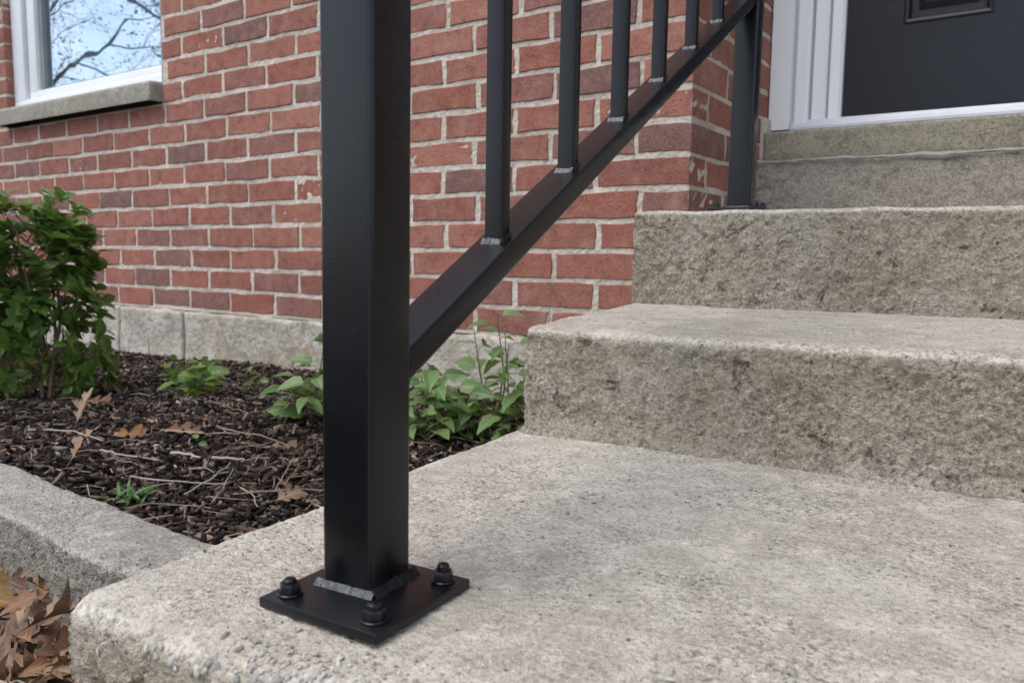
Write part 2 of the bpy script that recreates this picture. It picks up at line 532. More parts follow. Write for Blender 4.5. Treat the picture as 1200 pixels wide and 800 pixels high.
def mat_ground():
    t = NT('thin_lawn_soil', 0.95, 0.15)
    n = t.noise(2.2, 7, 0.65); f = t.noise(55, 6, 0.7)
    c = t.mix(t.ramp(n, [(0.40, 0.0), (0.60, 1.0)]), (0.055, 0.042, 0.03), (0.060, 0.055, 0.028))
    c = t.mix(t.ramp(f, [(0.4, 0.6), (0.6, 0.0)]), c, (0.02, 0.017, 0.012))
    t.color(c); t.bump(f, 0.03)
    return t.m
M_GROUND = mat_ground()

def mat_leaf(name, c0, c1, vein, rough=0.42, trans=0.25, spot=None):
    """green leaf: colour varies by object, midrib from the across coordinate of the blade"""
    t = NT(name, rough, 0.5)
    oi = t.n("ObjectInfo")
    n = t.noise(30, 4, 0.6)
    gi = t.n('NewGeometry')
    k = t.math('ADD', t.math('MULTIPLY', t.math('FRACT', t.math('ADD', oi.outputs['Random'], gi.outputs['Random Per Island'])), 0.75), t.math('MULTIPLY', t.math('SUBTRACT', n, 0.5), 0.6), clamp=True)
    c = t.mix(k, c0, c1)
    a = t.attr("across")
    c = t.mix(t.ramp(a, [(0.0, 0.75), (0.13, 0.0)]), c, vein)
    if spot is not None:
        e = t.math('ADD', a, t.math('MULTIPLY', t.math('SUBTRACT', t.noise(45, 4, 0.6), 0.5), 1.3))
        c = t.mix(t.ramp(e, [(0.93, 0.0), (1.05, 0.8)]), c, spot)
    t.color(c)
    bp = t.n("Bump"); bp.inputs['Distance'].default_value = 0.0015
    t.link(t.noise(120, 3, 0.6), bp.inputs['Height']); t.link(bp.outputs[0], t.b.inputs['Normal'])
    tr = t.n("BsdfTranslucent")
    t.link(t.mix(0.55, c, (0.20, 0.30, 0.04)), tr.inputs['Color'])
    ms = t.n("MixShader"); ms.inputs[0].default_value = trans
    t.link(t.b.outputs[0], ms.inputs[1]); t.link(tr.outputs[0], ms.inputs[2])
    t.link(ms.outputs[0], t.out.inputs['Surface'])
    return t.m
M_SHRUB = mat_leaf('glossy_shrub_leaf', (0.070, 0.150, 0.028), (0.22, 0.32, 0.065), (0.20, 0.30, 0.10), 0.30, 0.32)
M_WEED = mat_leaf('weed_leaf', (0.085, 0.17, 0.05), (0.20, 0.30, 0.10), (0.24, 0.33, 0.15), 0.45, 0.3, (0.30, 0.26, 0.12))
M_GRASS = mat_leaf('weed_tuft_blade', (0.06, 0.13, 0.03), (0.11, 0.20, 0.05), (0.15, 0.24, 0.08), 0.5, 0.3)
M_STEM = mat_simple('brown_stem', (0.16, 0.11, 0.065), 0.8, 0.2, 0.3, 40, 0.001, 200)
M_GSTEM = mat_simple('green_stem', (0.11, 0.12, 0.05), 0.7, 0.3, 0.3, 40)
def mat_dry(name, cols):
    t = NT(name, 0.75, 0.3)
    oi = t.n("ObjectInfo")
    n = t.noise(35, 6, 0.7)
    gi = t.n('NewGeometry')
    k = t.math('ADD', t.math('FRACT', t.math('ADD', oi.outputs['Random'], t.math('MULTIPLY', gi.outputs['Random Per Island'], 0.9))), t.math('MULTIPLY', t.math('SUBTRACT', n, 0.5), 0.5), clamp=True)
    c = t.ramp(k, [(i / (len(cols) - 1), c_) for i, c_ in enumerate(cols)])
    a = t.attr("across")
    c = t.mix(t.ramp(a, [(0.0, 0.6), (0.07, 0.0)]), c, (0.42, 0.30, 0.18))
    c = t.mix(t.ramp(t.noise(140, 4, 0.7), [(0.58, 0.0), (0.72, 0.55)]), c, (0.07, 0.04, 0.025))
    t.color(c); t.bump(t.noise(110, 4, 0.65), 0.0025)
    return t.m
M_DRY = mat_dry('dry_oak_leaf', [(0.10, 0.055, 0.035), (0.22, 0.125, 0.075), (0.33, 0.24, 0.17), (0.27, 0.125, 0.055), (0.17, 0.115, 0.08), (0.30, 0.19, 0.11)])
M_DRYG = mat_dry('half_green_oak_leaf', [(0.13, 0.12, 0.035), (0.24, 0.15, 0.05), (0.30, 0.13, 0.045)])
M_TWIG = mat_simple('grey_twig', (0.30, 0.235, 0.19), 0.85, 0.2, 0.35, 30, 0.001, 160)
M_PALE = mat_simple('pale_stick', (0.38, 0.325, 0.27), 0.8, 0.2, 0.2, 30, 0.001, 160)
M_BARK = mat_simple('tree_bark', (0.21, 0.185, 0.165), 0.9, 0.2, 0.35, 8, 0.02, 20)
M_BUD = mat_leaf('young_tree_leaf', (0.14, 0.16, 0.08), (0.26, 0.26, 0.15), (0.28, 0.28, 0.18), 0.6, 0.35)
def mat_pebble():
    t = NT('aggregate_pebble', 0.8, 0.3)
    gi = t.n("NewGeometry")
    t.color(t.ramp(gi.outputs['Random Per Island'], [(0.0, (0.20, 0.19, 0.175)), (0.3, (0.33, 0.305, 0.27)), (0.65, (0.42, 0.39, 0.345)), (0.92, (0.50, 0.47, 0.42)), (1.0, (0.40, 0.29, 0.22))]))
    t.bump(t.noise(400, 4, 0.6), 0.001)
    return t.m
M_PEB = mat_pebble()

# ------------------------------------------------------------------ ground, path
g = MB(); S = 900
g.add([(-S, -S, -0.235), (S, -S, -0.235), (S, S, -0.235), (-S, S, -0.235)], [(0, 1, 2, 3)])
tag(g.build('ground', M_GROUND), kind='structure')
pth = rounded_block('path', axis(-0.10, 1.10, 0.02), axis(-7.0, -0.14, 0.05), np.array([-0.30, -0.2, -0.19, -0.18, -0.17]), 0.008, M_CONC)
tag(link('path', pth), kind='structure')

def mulch_z(x, y):
    return -0.140 + 0.020 * (mnoise.noise(Vector((x * 3.1, y * 3.1, 0.3)))) + 0.010 * mnoise.noise(Vector((x * 9, y * 9, 5.1))) - 0.012 * max(0, min(1, (-1.2 - x)))

HX, HY, HR = 0.0, 1.2415, -0.0937          # the house front: origin and turn
cw, sw = math.cos(HR), math.sin(HR)
def wallpt(s, off, z):                      # off = distance in front of the brick face
    return Vector((s * cw + off * sw, HY + s * sw - off * cw, z))

# garden bed soil
nx, ny = 150, 60
xs = np.linspace(-4.6, -0.10, nx); vs = []
for i in range(nx):
    x = xs[i]
    yb = HY - 0.0939 * x * -1 if False else HY + x * math.tan(HR) + 0.05
    for j in range(ny):
        y = 0.17 + (yb - 0.17) * j / (ny - 1)
        vs.append((x, y, mulch_z(x, y)))
I, J = np.meshgrid(np.arange(nx - 1), np.arange(ny - 1), indexing='ij')
fq = np.stack([(I * ny + J).ravel(), ((I + 1) * ny + J).ravel(), ((I + 1) * ny + J + 1).ravel(), (I * ny + J + 1).ravel()], 1)
tag(link('garden_bed', mesh_np('garden_bed', np.array(vs), fq, M_SOIL, smooth=True)), kind='structure')

# ------------------------------------------------------------------ house
house = empty('brick_house', (HX, HY, 0), HR)
tag(house, 'red brick house front with white window, charcoal door and pale concrete foundation', 'house')
ZB, CH, JT = 0.0232, 0.0677, 0.0112        # bottom of the brickwork, course height, joint
XC, RD = -0.178, 0.55                      # corner of the porch recess and its depth
WL, WR_, WZ = -3.105, -2.035, 0.768        # window opening
TOP = 37

_bm = {}
def brick_mesh(w_, d_, var):
    """brick of width w_, local origin at centre of its face, depth d_ to +y; uneven arris, worn edge"""
    kk = (round(w_, 3), round(d_, 3), var)
    if kk in _bm: return _bm[kk]
    rr = random.Random(hash(kk) & 0xffff)
    h = (CH - JT) / 2; x = w_ / 2
    j = lambda a: rr.uniform(-a, a)
    o = [(-x + j(.0022), -h + j(.0022)), (-x * .35 + j(.02), -h + j(.0026)), (x * .35 + j(.02), -h + j(.0026)), (x + j(.0022), -h + j(.0022)), (x + j(.0022), h * .1),
         (x + j(.0022), h + j(.0022)), (x * .3 + j(.02), h + j(.0026)), (-x * .4 + j(.02), h + j(.0026)), (-x + j(.0022), h + j(.0022)), (-x + j(.0022), 0)]
    n = len(o)
    c = 0.0022
    sh = lambda p, k: (p[0] - math.copysign(min(k, abs(p[0])), p[0]), p[1] - math.copysign(min(k, abs(p[1])), p[1]))
    ff = j(.0008)
    v = [(0, ff, 0)] + [(sh(p, c)[0], ff + j(.0005), sh(p, c)[1]) for p in o] + [(p[0], c + .0006, p[1]) for p in o] + [(p[0], d_, p[1]) for p in o]
    f = [(0, 1 + i, 1 + (i + 1) % n) for i in range(n)]
    for q in range(2):
        a = 1 + q * n; b = a + n
        f += [(a + i, b + i, b + (i + 1) % n, a + (i + 1) % n) for i in range(n)]
    me = bpy.data.meshes.new('brick'); me.from_pydata(v, [], f)
    at = me.attributes.new('edge', 'FLOAT', 'POINT')
    at.data.foreach_set('value', np.array([0.0] + [1.0] * n + [0.85] * n + [0.5] * n, np.float32))
    bm = bmesh.new(); bm.from_mesh(me); bmesh.ops.recalc_face_normals(bm, faces=bm.faces)
    bm.to_mesh(me); bm.free()
    me.materials.append(M_BRICK); me.update()
    _bm[kk] = me
    return me

bricks = []       # (matrix in house space, w, d, seen)
def put(s0, s1, z, face='front', d_=0.09, y0=0.0, seen=True):
    w_ = s1 - s0 - JT
    if w_ < 0.02: return
    w_ = round(w_ * 200) / 200
    mid = (s0 + s1) / 2
    jx, jz, jy = R.uniform(-.0015, .0015), R.uniform(-.0014, .0014), R.uniform(-.0012, .0012)
    tilt = R.uniform(-.006, .006)
    if face == 'front':
        M = Matrix.Translation((mid + jx, y0 + jy, z + jz)) @ Matrix.Rotation(tilt, 4, 'Y')
    else:          # return of the recess, faces +x; s runs along +y
        M = Matrix.Translation((XC + jy, mid + jx, z + jz)) @ Matrix.Rotation(math.pi / 2, 4, 'Z') @ Matrix.Rotation(tilt, 4, 'Y')
    bricks.append((M, w_, d_, seen))

def row_spans(i):
    """vertical joint positions of course i from the corner leftwards"""
    if i % 2: a = [XC + JT / 2, -0.398, -0.615, -0.832, -1.049, -1.216]; st = -1.383
    else:     a = [XC + JT / 2, -0.295, -0.512, -0.729, -0.946, -1.112]; st = -1.277
    sh = R.uniform(-.012, .012)
    a = [a[0]] + [q + sh for q in a[1:]]
    x = st + sh
    while x > -6.2:
        a.append(x + R.uniform(-.006, .006)); x -= 0.2114
    return a
for i in range(TOP):
    z = ZB + (i + 0.5) * CH
    zt = z + CH / 2; zl = z - CH / 2
    a = row_spans(i)
    for q in range(len(a) - 1):
        s1, s0 = a[q], a[q + 1]
        win = zt > WZ - CH + 0.005 and zl < WZ + 1.32
        sill = win and zt < WZ + 0.01
        l_, r_ = (WL - 0.005, WR_ + 0.005)
        pieces = [(s0, s1)]
        if win:
            pieces = []
            if s0 < l_: pieces.append((s0, min(s1, l_ + .002 + JT / 2)))
            if s1 > r_: pieces.append((max(s0, r_), s1))
        for p0, p1 in pieces:
            seen = p1 > -3.45 and z < (1.28 if p1 < -2.0 else 1.05 if p1 < -1.0 else 0.92)
            if q == 0 and i % 2 == 0: dd = 0.195
            else: dd = 0.085
            if p1 > -0.32 and z < 0.22: seen = False
            put(p0, p1, z, d_=dd, seen=seen)
    # return of the recess
    seen = 0.28 < z < 0.95
    ys = [0.205, 0.415, RD + 0.02] if i % 2 == 0 else [0.0925, 0.30, 0.51, RD + 0.02]
    for q in range(len(ys) - 1):
        put(ys[q], ys[q + 1], z, face='ret', d_=0.085, seen=seen)
# front right of the porch, out of the picture: same bond
XR = 1.04
for i in range(TOP):
    z = ZB + (i + 0.5) * CH
    x = XR + (0.0 if i % 2 else -0.105) + 0.0
    s = XR
    first = True
    while s < 2.6:
        e = s + (0.2114 if (i % 2 or not first) else 0.105)
        put(s, e, z, d_=0.085, seen=False); s = e; first = False
R2 = random.Random(5)
shown = [b for b in bricks if b[3]]
rest = [b for b in bricks if not b[3]]
def vis_key(b):
    p = house_m @ b[0].translation
    return (p - cam.matrix_world.translation).length
house_m = Matrix.Translation((HX, HY, 0)) @ Matrix.Rotation(HR, 4, 'Z')
shown.sort(key=vis_key)
if len(shown) > 300:
    rest += shown[300:]; shown = shown[:300]
for M, w_, d_, _ in shown:
    o = link('brick', brick_mesh(w_, d_, R2.randrange(5)), house)
    o.matrix_local = M
vv, fv, ev = [], [], []
for M, w_, d_, _ in rest:
    me = brick_mesh(w_, d_, R2.randrange(5)); o0 = len(vv)
    vv += [tuple(M @ v.co) for v in me.vertices]
    fv += [[o0 + i for i in p.vertices] for p in me.polygons]
    ev += [0.0] + [1.0] * 10 + [0.85] * 10 + [0.5] * 10
me = bpy.data.meshes.new('brickwork'); me.from_pydata(vv, [], fv)
at = me.attributes.new('edge', 'FLOAT', 'POINT'); at.data.foreach_set('value', np.array(ev, np.float32))
me.materials.append(M_BRICK); me.update()
tag(link('brickwork', me, house), kind='stuff')

# mortar bed behind the brick faces, struck 3 mm back
ZT = ZB + TOP * CH
mo = MB()
md = 0.0024
def sheet(P0, U, V, nu, nv, rough=0.0012):
    P0, U, V = Vector(P0), Vector(U), Vector(V)
    N = U.cross(V).normalized()
    vs = [P0 + U * (i / nu) + V * (j / nv) + N * (R.uniform(-1, 1) * rough if 0 < i < nu and 0 < j < nv else 0) for i in range(nu + 1) for j in range(nv + 1)]
    mo.add(vs, [(i * (nv + 1) + j, (i + 1) * (nv + 1) + j, (i + 1) * (nv + 1) + j + 1, i * (nv + 1) + j + 1) for i in range(nu) for j in range(nv)])
def front_sheet(x0, x1, z0, z1, y=md, st=0.012):
    sheet((x0, y, z0), (x1 - x0, 0, 0), (0, 0, z1 - z0), max(1, int((x1 - x0) / st)), max(1, int((z1 - z0) / st)))
front_sheet(WR_ + .0065, XC - md, ZB - .004, 1.35)
front_sheet(WL - .9, WR_ + .0065, ZB - .004, WZ - CH)
front_sheet(WL - .9, WL - .0065, WZ - CH, 1.35)
front_sheet(-6.2, WL - .9, ZB - .004, 1.35, st=.1)
front_sheet(-6.2, WL - .003, 1.35, WZ + 1.32, st=.1); front_sheet(WR_ + .003, XC - md, 1.35, WZ + 1.32, st=.1)
front_sheet(-6.2, XC - md, WZ + 1.32, ZT, st=.1)
front_sheet(XR + md, 2.6, ZB - .004, ZT, st=.1)
sheet((XC - md, md, ZB), (0, RD - md, 0), (0, 0, 1.35 - ZB), 45, 110)
sheet((XC - md, md, 1.35), (0, RD - md, 0), (0, 0, ZT - 1.35), 4, 20)
sheet((XR + md, RD, ZB), (0, md - RD, 0), (0, 0, ZT - ZB), 4, 20)
# reveals of the window
for x in (WL - .0065, WR_ + .0065):
    sheet((x, .0, WZ - CH), (0, .10, 0), (0, 0, 1.32 + CH), 4, 20, 0)
sheet((WL, 0, WZ + 1.32), (WR_ - WL, 0, 0), (0, .10, 0), 10, 2, 0)
mo.build('mortar', M_MORTAR, house)
# solid wall core so nothing shines through
core = MB()
core.box(-6.2, WL - .05, .10, .30, -.3, ZT); core.box(WR_ + .05, XC - .11, .10, .30, -.3, ZT)
core.box(WL - .05, WR_ + .05, .10, .30, -.3, WZ - .05); core.box(WL - .05, WR_ + .05, .10, .30, WZ + 1.6, ZT)
core.box(XC - .11, XC - .10, .2, .9, -.3, ZT); core.box(XR + .1, 2.6, .1, .9, -.3, ZT)
core.box(XC - .1, XR + .1, .70, .74, -.3, ZT); core.box(-6.2, 2.6, .05, 1.2, ZT + .001, ZT + .08)
core.box(WL - .2, WR_ + .2, 1.0, 1.04, .3, 2.4)
core.build('wall_core', M_ROOM, house)

# foundation blocks
fz0, fz1 = -0.36, ZB - 0.006
edges = [-6.2, -5.1, -4.0, -3.18, -2.325, -1.934, -0.98, -0.30]
for q in range(len(edges) - 1):
    x0, x1 = edges[q] + .006, edges[q + 1] - .006
    me = rounded_block('foundation_block', axis(x0, x1, .012), np.array([-.012 + R.uniform(-.004, .004), 0, .02, .06, .10]), axis(fz0, fz1, .012), .007, M_FOUND,
                       warp=lambda P: P + np.array([[0.004 * mnoise.noise(Vector(p) * 14), -0.010 * mnoise.noise(Vector(p) * 7), 0.005 * mnoise.noise(Vector(p) * 16)] for p in P]))
    link('foundation_block', me, house)
fm = MB(); fm.box(-6.2, -.30, .004, .09, fz0, fz1 - .001); fm.build('foundation_mortar', mat_simple('red_stained_mortar', (0.26, 0.16, 0.125), 0.95, 0.1, 0.3, 20, .004, 60), house)

# window
win = empty('window'); win.parent = house
WT = WZ + 1.28
fy = 0.028
ZF = WZ + 0.014
def frame_ring(mb, x0, x1, z0, z1, w_, wb, y0, y1):
    """four mitred members as separate boxes butted end to end"""
    mb.box(x0, x0 + w_, y0, y1, z0 + wb, z1 - w_); mb.box(x1 - w_, x1, y0, y1, z0 + wb, z1 - w_)
    mb.box(x0, x1, y0, y1, z0, z0 + wb); mb.box(x0, x1, y0, y1, z1 - w_, z1)
def ring4(mb, x0, x1, z0, z1, wl, wr, wb, wt, y0, y1):
    mb.box(x0, x0 + wl, y0, y1, z0 + wb, z1 - wt); mb.box(x1 - wr, x1, y0, y1, z0 + wb, z1 - wt)
    mb.box(x0, x1, y0, y1, z0, z0 + wb); mb.box(x0, x1, y0, y1, z1 - wt, z1)
f1 = MB(); ring4(f1, WL, WR_, ZF, WT, .088, .026, .028, .088, fy, .10)
f1.build('window_frame', M_VINYL, win, bevel=.003, smooth=True)
f1b = MB(); f1b.box(WL + .002, WR_ - .002, fy - .010, .09, WZ + .002, ZF - .001); f1b.build('window_nosing', M_VINYL, win, bevel=.003, smooth=True)
f2 = MB(); ring4(f2, WL + .105, WR_ - .0262, ZF + .0285, WT - .105, .060, .012, .030, .06, fy + .012, .098)
f2.build('sash', M_VINYL, win, bevel=.003, smooth=True)
f2b = MB(); f2b.box(WL + .0885, WL + .1045, fy + .034, .097, ZF + .029, WT - .09); f2b.build('sash_track', M_GREYBEAD, win)
f3 = MB(); ring4(f3, WL + .1655, WR_ - .0386, ZF + .059, WT - .166, .026, .006, .008, .02, fy + .028, .094)
f3.build('glazing_bead', M_GREYBEAD, win, bevel=.002)
gl = MB(); gl.box(WL + .1885, WR_ - .043, fy + .044, fy + .048, ZF + .0665, WT - .185)
gl.build('pane', M_GLASS, win)

# stone window sill, one course high, sloped top
sl = rounded_block('window_sill', axis(WL - .01, WR_ + .004, .010), axis(-.045, .10, .010), axis(WZ - CH + .004, WZ, .010), .004, M_SILLC,
                   warp=lambda P: np.stack([P[:, 0], P[:, 1], P[:, 2] + np.where(P[:, 2] > WZ - .02, (P[:, 1] + .045) * .06, 0)], 1))
link('window_sill', sl, house)

# porch: plinth, door sill, threshold, frame, door
pl = rounded_block('door_plinth', axis(XC - .02, .60, .006, np.linspace(.62, XR + .02, 20)), np.concatenate([axis(.43, .47, .006), [.52, .62]]), axis(.27, .4485, .006), .008, M_SILLC if False else mat_concrete('plinth_concrete', (0.48, 0.435, 0.37), (0.34, 0.305, 0.26), (0.38, 0.34, 0.285), relief=1.4, lump=0.6, stain_shade_amt=0.8))
link('door_plinth', pl, house)
mj = MB()
n = 90
rr = random.Random(3)
prof = []
for i in range(n + 1):
    x = XC + .002 + (XR - XC - .004) * i / n
    up_ = .002 + .006 * max(0, mnoise.noise(Vector((x * 9, 1.7, 0)))) + .006 * max(0, mnoise.noise(Vector((x * 23, 4.7, 0))))
    lo_ = .002 + .010 * max(0, mnoise.noise(Vector((x * 11, 8.7, 0)))) + .003 * rr.random()
    prof.append((x, .4520 + up_, .4505 - lo_))
vs = []
for x, a_, b_ in prof: vs += [(x, .4275, a_), (x, .4225, (a_ + b_) / 2), (x, .4265, b_)]
mj.add(vs, [(i * 3 + k, (i + 1) * 3 + k, (i + 1) * 3 + k + 1, i * 3 + k + 1) for i in range(n) for k in range(2)])
mj.build('mortar_bead', mat_simple('grey_mortar_smear', (0.36, 0.345, 0.315), .95, .15, .25, 25, .004, 90), house, smooth=True)
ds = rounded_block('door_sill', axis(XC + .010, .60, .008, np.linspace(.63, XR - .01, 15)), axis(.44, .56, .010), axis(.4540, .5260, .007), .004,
                   mat_concrete('door_sill_stone', (0.40, 0.365, 0.29), (0.30, 0.27, 0.205), (0.33, 0.295, 0.22), relief=0.45, lump=0.12, stain_shade_amt=0.7),
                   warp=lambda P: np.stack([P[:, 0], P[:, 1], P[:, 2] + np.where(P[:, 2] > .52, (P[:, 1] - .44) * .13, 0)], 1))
link('door_sill', ds, house)
ms = MB(); ms.box(XC - .002, XC + .011, .444, .50, .449, .565); ms.build('mortar_joint', M_MORTAR, house, bevel=.003)

frm = empty('door_frame'); frm.parent = house
DL, DR_, DZ = -0.010, 0.735, 0.5705
ztop = 2.22
def casing(mirror):
    s = -1 if mirror else 1
    X = (lambda x: (DL + DR_) - x) if mirror else (lambda x: x)
    prof = [(XC + .003, .56), (XC + .003, .498), (XC + .054, .498), (XC + .056, .526), (XC + .063, .528), (XC + .065, .508), (XC + .088, .509), (XC + .094, .516), (XC + .096, .540),
            (XC + .102, .542), (XC + .103, .520), (XC + .126, .522), (XC + .132, .530), (XC + .133, .551), (XC + .138, .552), (XC + .139, .535), (XC + .160, .537), (XC + .166, .545), (XC + .167, .60), (XC + .003, .60)]
    mb = MB(); mb.prism(prof, lambda p: (X(p[0]), p[1], .5385), lambda p: (X(p[0]), p[1], ztop))
    mb.build('jamb', M_TRIM, frm)
casing(False); casing(True)
hd = MB(); hd.box(XC + .003, XR - .003, .498, .60, ztop + .001, ztop + .16); hd.build('head_casing', M_TRIM, frm, bevel=.004)
tp = MB(); tp.box(XC, XR, .40, .60, ztop + .17, ZT - .01); tp.build('porch_ceiling_panel', M_TRIM, house)
th = MB()
prof = [(.492, .5345), (.492, .5425), (.500, .5440), (.503, .5520), (.516, .5540), (.520, .5620), (.556, .5655), (.60, .5660), (.60, .5345)]
th.prism(prof, lambda p: (XC + .058, p[0], p[1]), lambda p: (DR_ + .11, p[0], p[1]))
th.build('threshold', M_ALU, frm, bevel=.0008)

door = empty('door'); door.parent = house
y0 = .556
lf = MB()
# stiles and rails round two lower panels, each piece set off by a moulded recess
px = [(0.117, 0.302), (0.422, 0.607)]; pz0, pz1 = .771, 1.35
gx = [DL, px[0][0], px[0][1], px[1][0], px[1][1], DR_]; gz = [DZ, pz0, pz1, 1.50, 2.08, 2.20]
holes = {(i_, j_) for i_ in (1, 3) for j_ in (1, 3)}
lf.add([(x, y0, z) for x in gx for z in gz], [(i_ * 6 + j_, (i_ + 1) * 6 + j_, (i_ + 1) * 6 + j_ + 1, i_ * 6 + j_ + 1) for i_ in range(5) for j_ in range(5) if (i_, j_) not in holes])
lf.box(DL, DR_, y0 + .016, y0 + .045, DZ, 2.20)
lf.add([(DL, y0, DZ), (DR_, y0, DZ), (DR_, y0 + .016, DZ), (DL, y0 + .016, DZ)], [(0, 1, 2, 3)])
lf.add([(DL, y0, DZ), (DL, y0, 2.20), (DL, y0 + .016, 2.20), (DL, y0 + .016, DZ)], [(0, 1, 2, 3)])
lf.build('door_leaf', M_DOOR, door)
for a_, b_ in px:
    for z0, z1 in ((pz0, pz1), (1.50, 2.08)):
        pm = MB()
        rings = [(0, y0 - .0015), (.004, y0 - .004), (.010, y0 - .002), (.016, y0 + .009), (.030, y0 + .010), (.044, y0 + .001), (.047, y0 + .0005)]
        vs = []
        for d_, y in rings: vs += [(a_ + d_, y, z0 + d_), (b_ - d_, y, z0 + d_), (b_ - d_, y, z1 - d_), (a_ + d_, y, z1 - d_)]
        fs = [(r_ * 4 + i, r_ * 4 + (i + 1) % 4, r_ * 4 + 4 + (i + 1) % 4, r_ * 4 + 4 + i) for r_ in range(len(rings) - 1) for i in range(4)]
        fs.append(tuple(range((len(rings) - 1) * 4, len(rings) * 4)))
        pm.add(vs, fs)
        pm.build('door_panel', M_DOOR, door)
sw_ = MB(); sw_.box(DL + .002, DR_ - .002, y0 - .003, y0 + .02, .5665, DZ - .0005); sw_.build('door_sweep', M_DARK, door)
kn = MB()
kn.lathe([(.030, 0), (.030, .006), (.012, .010), (.011, .035), (.024, .042), (.028, .055), (.024, .068), (.004, .073)], k=20)
ko = kn.build('door_knob', mat_simple('satin_nickel', (.5, .49, .46), .3, .6), door, smooth=True)
ko.matrix_local = Matrix.Translation((DR_ - .06, y0, 1.42)) @ Matrix.Rotation(math.pi / 2, 4, 'X')

# ------------------------------------------------------------------ concrete steps
steps = empty('concrete_steps', (0, 0, 0))
tag(steps, 'weathered concrete entrance steps, three rough treads climbing to the charcoal door', 'steps')
XE = 1.12
def wob(amp, fr, seed):
    def f(P):
        Q = P.copy()
        for i in range(len(P)):
            v = Vector((P[i, 0] * fr, P[i, 1] * fr, P[i, 2] * fr + seed))
            nv = mnoise.noise_vector(v)
            Q[i] += np.array(nv) * amp
        return Q
    return f
def np_wob(P, amp, fr, seed):
    """cheap smooth wobble from a few sines"""
    rr_ = np.random.RandomState(seed)
    Q = P.copy()
    for _ in range(7):
        k = rr_.normal(size=3) * fr; ph = rr_.rand(3) * 6.28
        a = np.sin(P @ k)
        for c in range(3):
            Q[:, c] += amp * 0.38 * np.sin(P @ k + ph[c])
    return Q
def warp0(P):
    return np_wob(P, .0010, 22, 1)
def warp1(P):
    Q = P.copy()
    lf_ = np.clip((0.25 - Q[:, 0]) / 0.38, 0, 1)
    Q[:, 0] -= lf_ * 0.122 * np.clip(Q[:, 1] - .459, 0, .6) * 1.05
    low = np.clip((.030 - Q[:, 2]) / .03, 0, 1)          # foot flares a little where it meets the tread
    Q[:, 1] -= low ** 2 * .007
    return np_wob(Q, .0009, 26, 2)
def warp2(P):
    return np_wob(P, .0008, 30, 3)
d0 = 0.0019
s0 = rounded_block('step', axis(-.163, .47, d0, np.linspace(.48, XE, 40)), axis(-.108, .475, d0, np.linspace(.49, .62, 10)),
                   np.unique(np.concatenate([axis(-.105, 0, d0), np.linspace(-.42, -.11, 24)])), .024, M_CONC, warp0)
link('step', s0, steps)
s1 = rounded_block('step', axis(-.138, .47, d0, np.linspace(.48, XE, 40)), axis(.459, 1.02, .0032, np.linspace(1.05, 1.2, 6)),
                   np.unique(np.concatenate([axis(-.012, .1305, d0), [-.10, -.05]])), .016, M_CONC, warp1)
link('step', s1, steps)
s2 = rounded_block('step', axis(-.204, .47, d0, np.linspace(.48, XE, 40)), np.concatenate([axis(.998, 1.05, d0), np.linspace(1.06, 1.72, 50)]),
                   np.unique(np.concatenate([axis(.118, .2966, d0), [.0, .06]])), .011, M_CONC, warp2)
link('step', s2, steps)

# aggregate stones standing out along the worn nose of the bottom step
ico = bmesh.new(); bmesh.ops.create_icosphere(ico, subdivisions=1, radius=1.0)
ico_v = [v.co.copy() for v in ico.verts]; ico_f = [[v.index for v in f.verts] for f in ico.faces]; ico.free()
pb = MB(); rp = random.Random(21)
def pebble(c, nrm, r):
    q = Vector(nrm).to_track_quat('Z', 'Y').to_matrix() @ Matrix.Rotation(rp.uniform(0, 6.28), 3, 'Z')
    sx, sy, sz = r * rp.uniform(.75, 1.35), r * rp.uniform(.6, 1.0), r * rp.uniform(.40, .60)
    pb.add([Vector(c) + q @ Vector((v.x * sx * rp.uniform(.85, 1.1), v.y * sy * rp.uniform(.85, 1.1), v.z * sz)) for v in ico_v], ico_f)
for _ in range(1500):
    x = rp.uniform(-.14, .46)
    a = rp.triangular(-.55, 1.5, .75)
    r = .024
    if a < 0:
        c = (x, -.108 + r - a * .05, 0); nrm = (0, 0, 1)
    elif a > 1.35:
        c = (x, -.108, -r - (a - 1.35) * .25); nrm = (0, -1, 0)
    else:
        c = (x, -.108 + r - r * math.sin(a), -r + r * math.cos(a)); nrm = (0, -math.sin(a), math.cos(a))
    clump = mnoise.noise(Vector((x * 12, a * 2, 3)))
    if clump < -.12: continue
    rad = rp.choice([.0008, .0010, .0013, .0016, .0022, .0030]) * rp.uniform(.8, 1.2)
    pebble(Vector(c) - Vector(nrm) * (rad * .26), nrm, rad)
for _ in range(900):                                   # scattered over the tread
    x, y = rp.uniform(-.13, .45), rp.uniform(-.09, .45)
    if mnoise.noise(Vector((x * 7, y * 7, 9))) < -.05: continue
    rad = rp.choice([.0008, .0010, .0012, .0016, .0022]) * rp.uniform(.8, 1.2)
    pebble((x, y, -rad * .15), (0, 0, 1), rad)
tag(pb.build('aggregate', M_PEB, steps, smooth=True), kind='stuff')

# ------------------------------------------------------------------ garden curb
def curb(name, x0, x1, y0, y1, zt, rz, c, label, seed):
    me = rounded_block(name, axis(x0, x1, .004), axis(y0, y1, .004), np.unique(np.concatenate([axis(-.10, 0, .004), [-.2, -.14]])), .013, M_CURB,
                       warp=lambda P: np_wob(P, .0038, 30, seed))
    o = link(name, me, None, (c[0], c[1], zt), (0, 0, rz))
    tag(o, label, 'curb stone')
curb('curb_stone', -.95, .44, -.050, .055, -.116, -.135, (-.575, .190), 'long rough grey curb stone running up against the bottom step', 4)

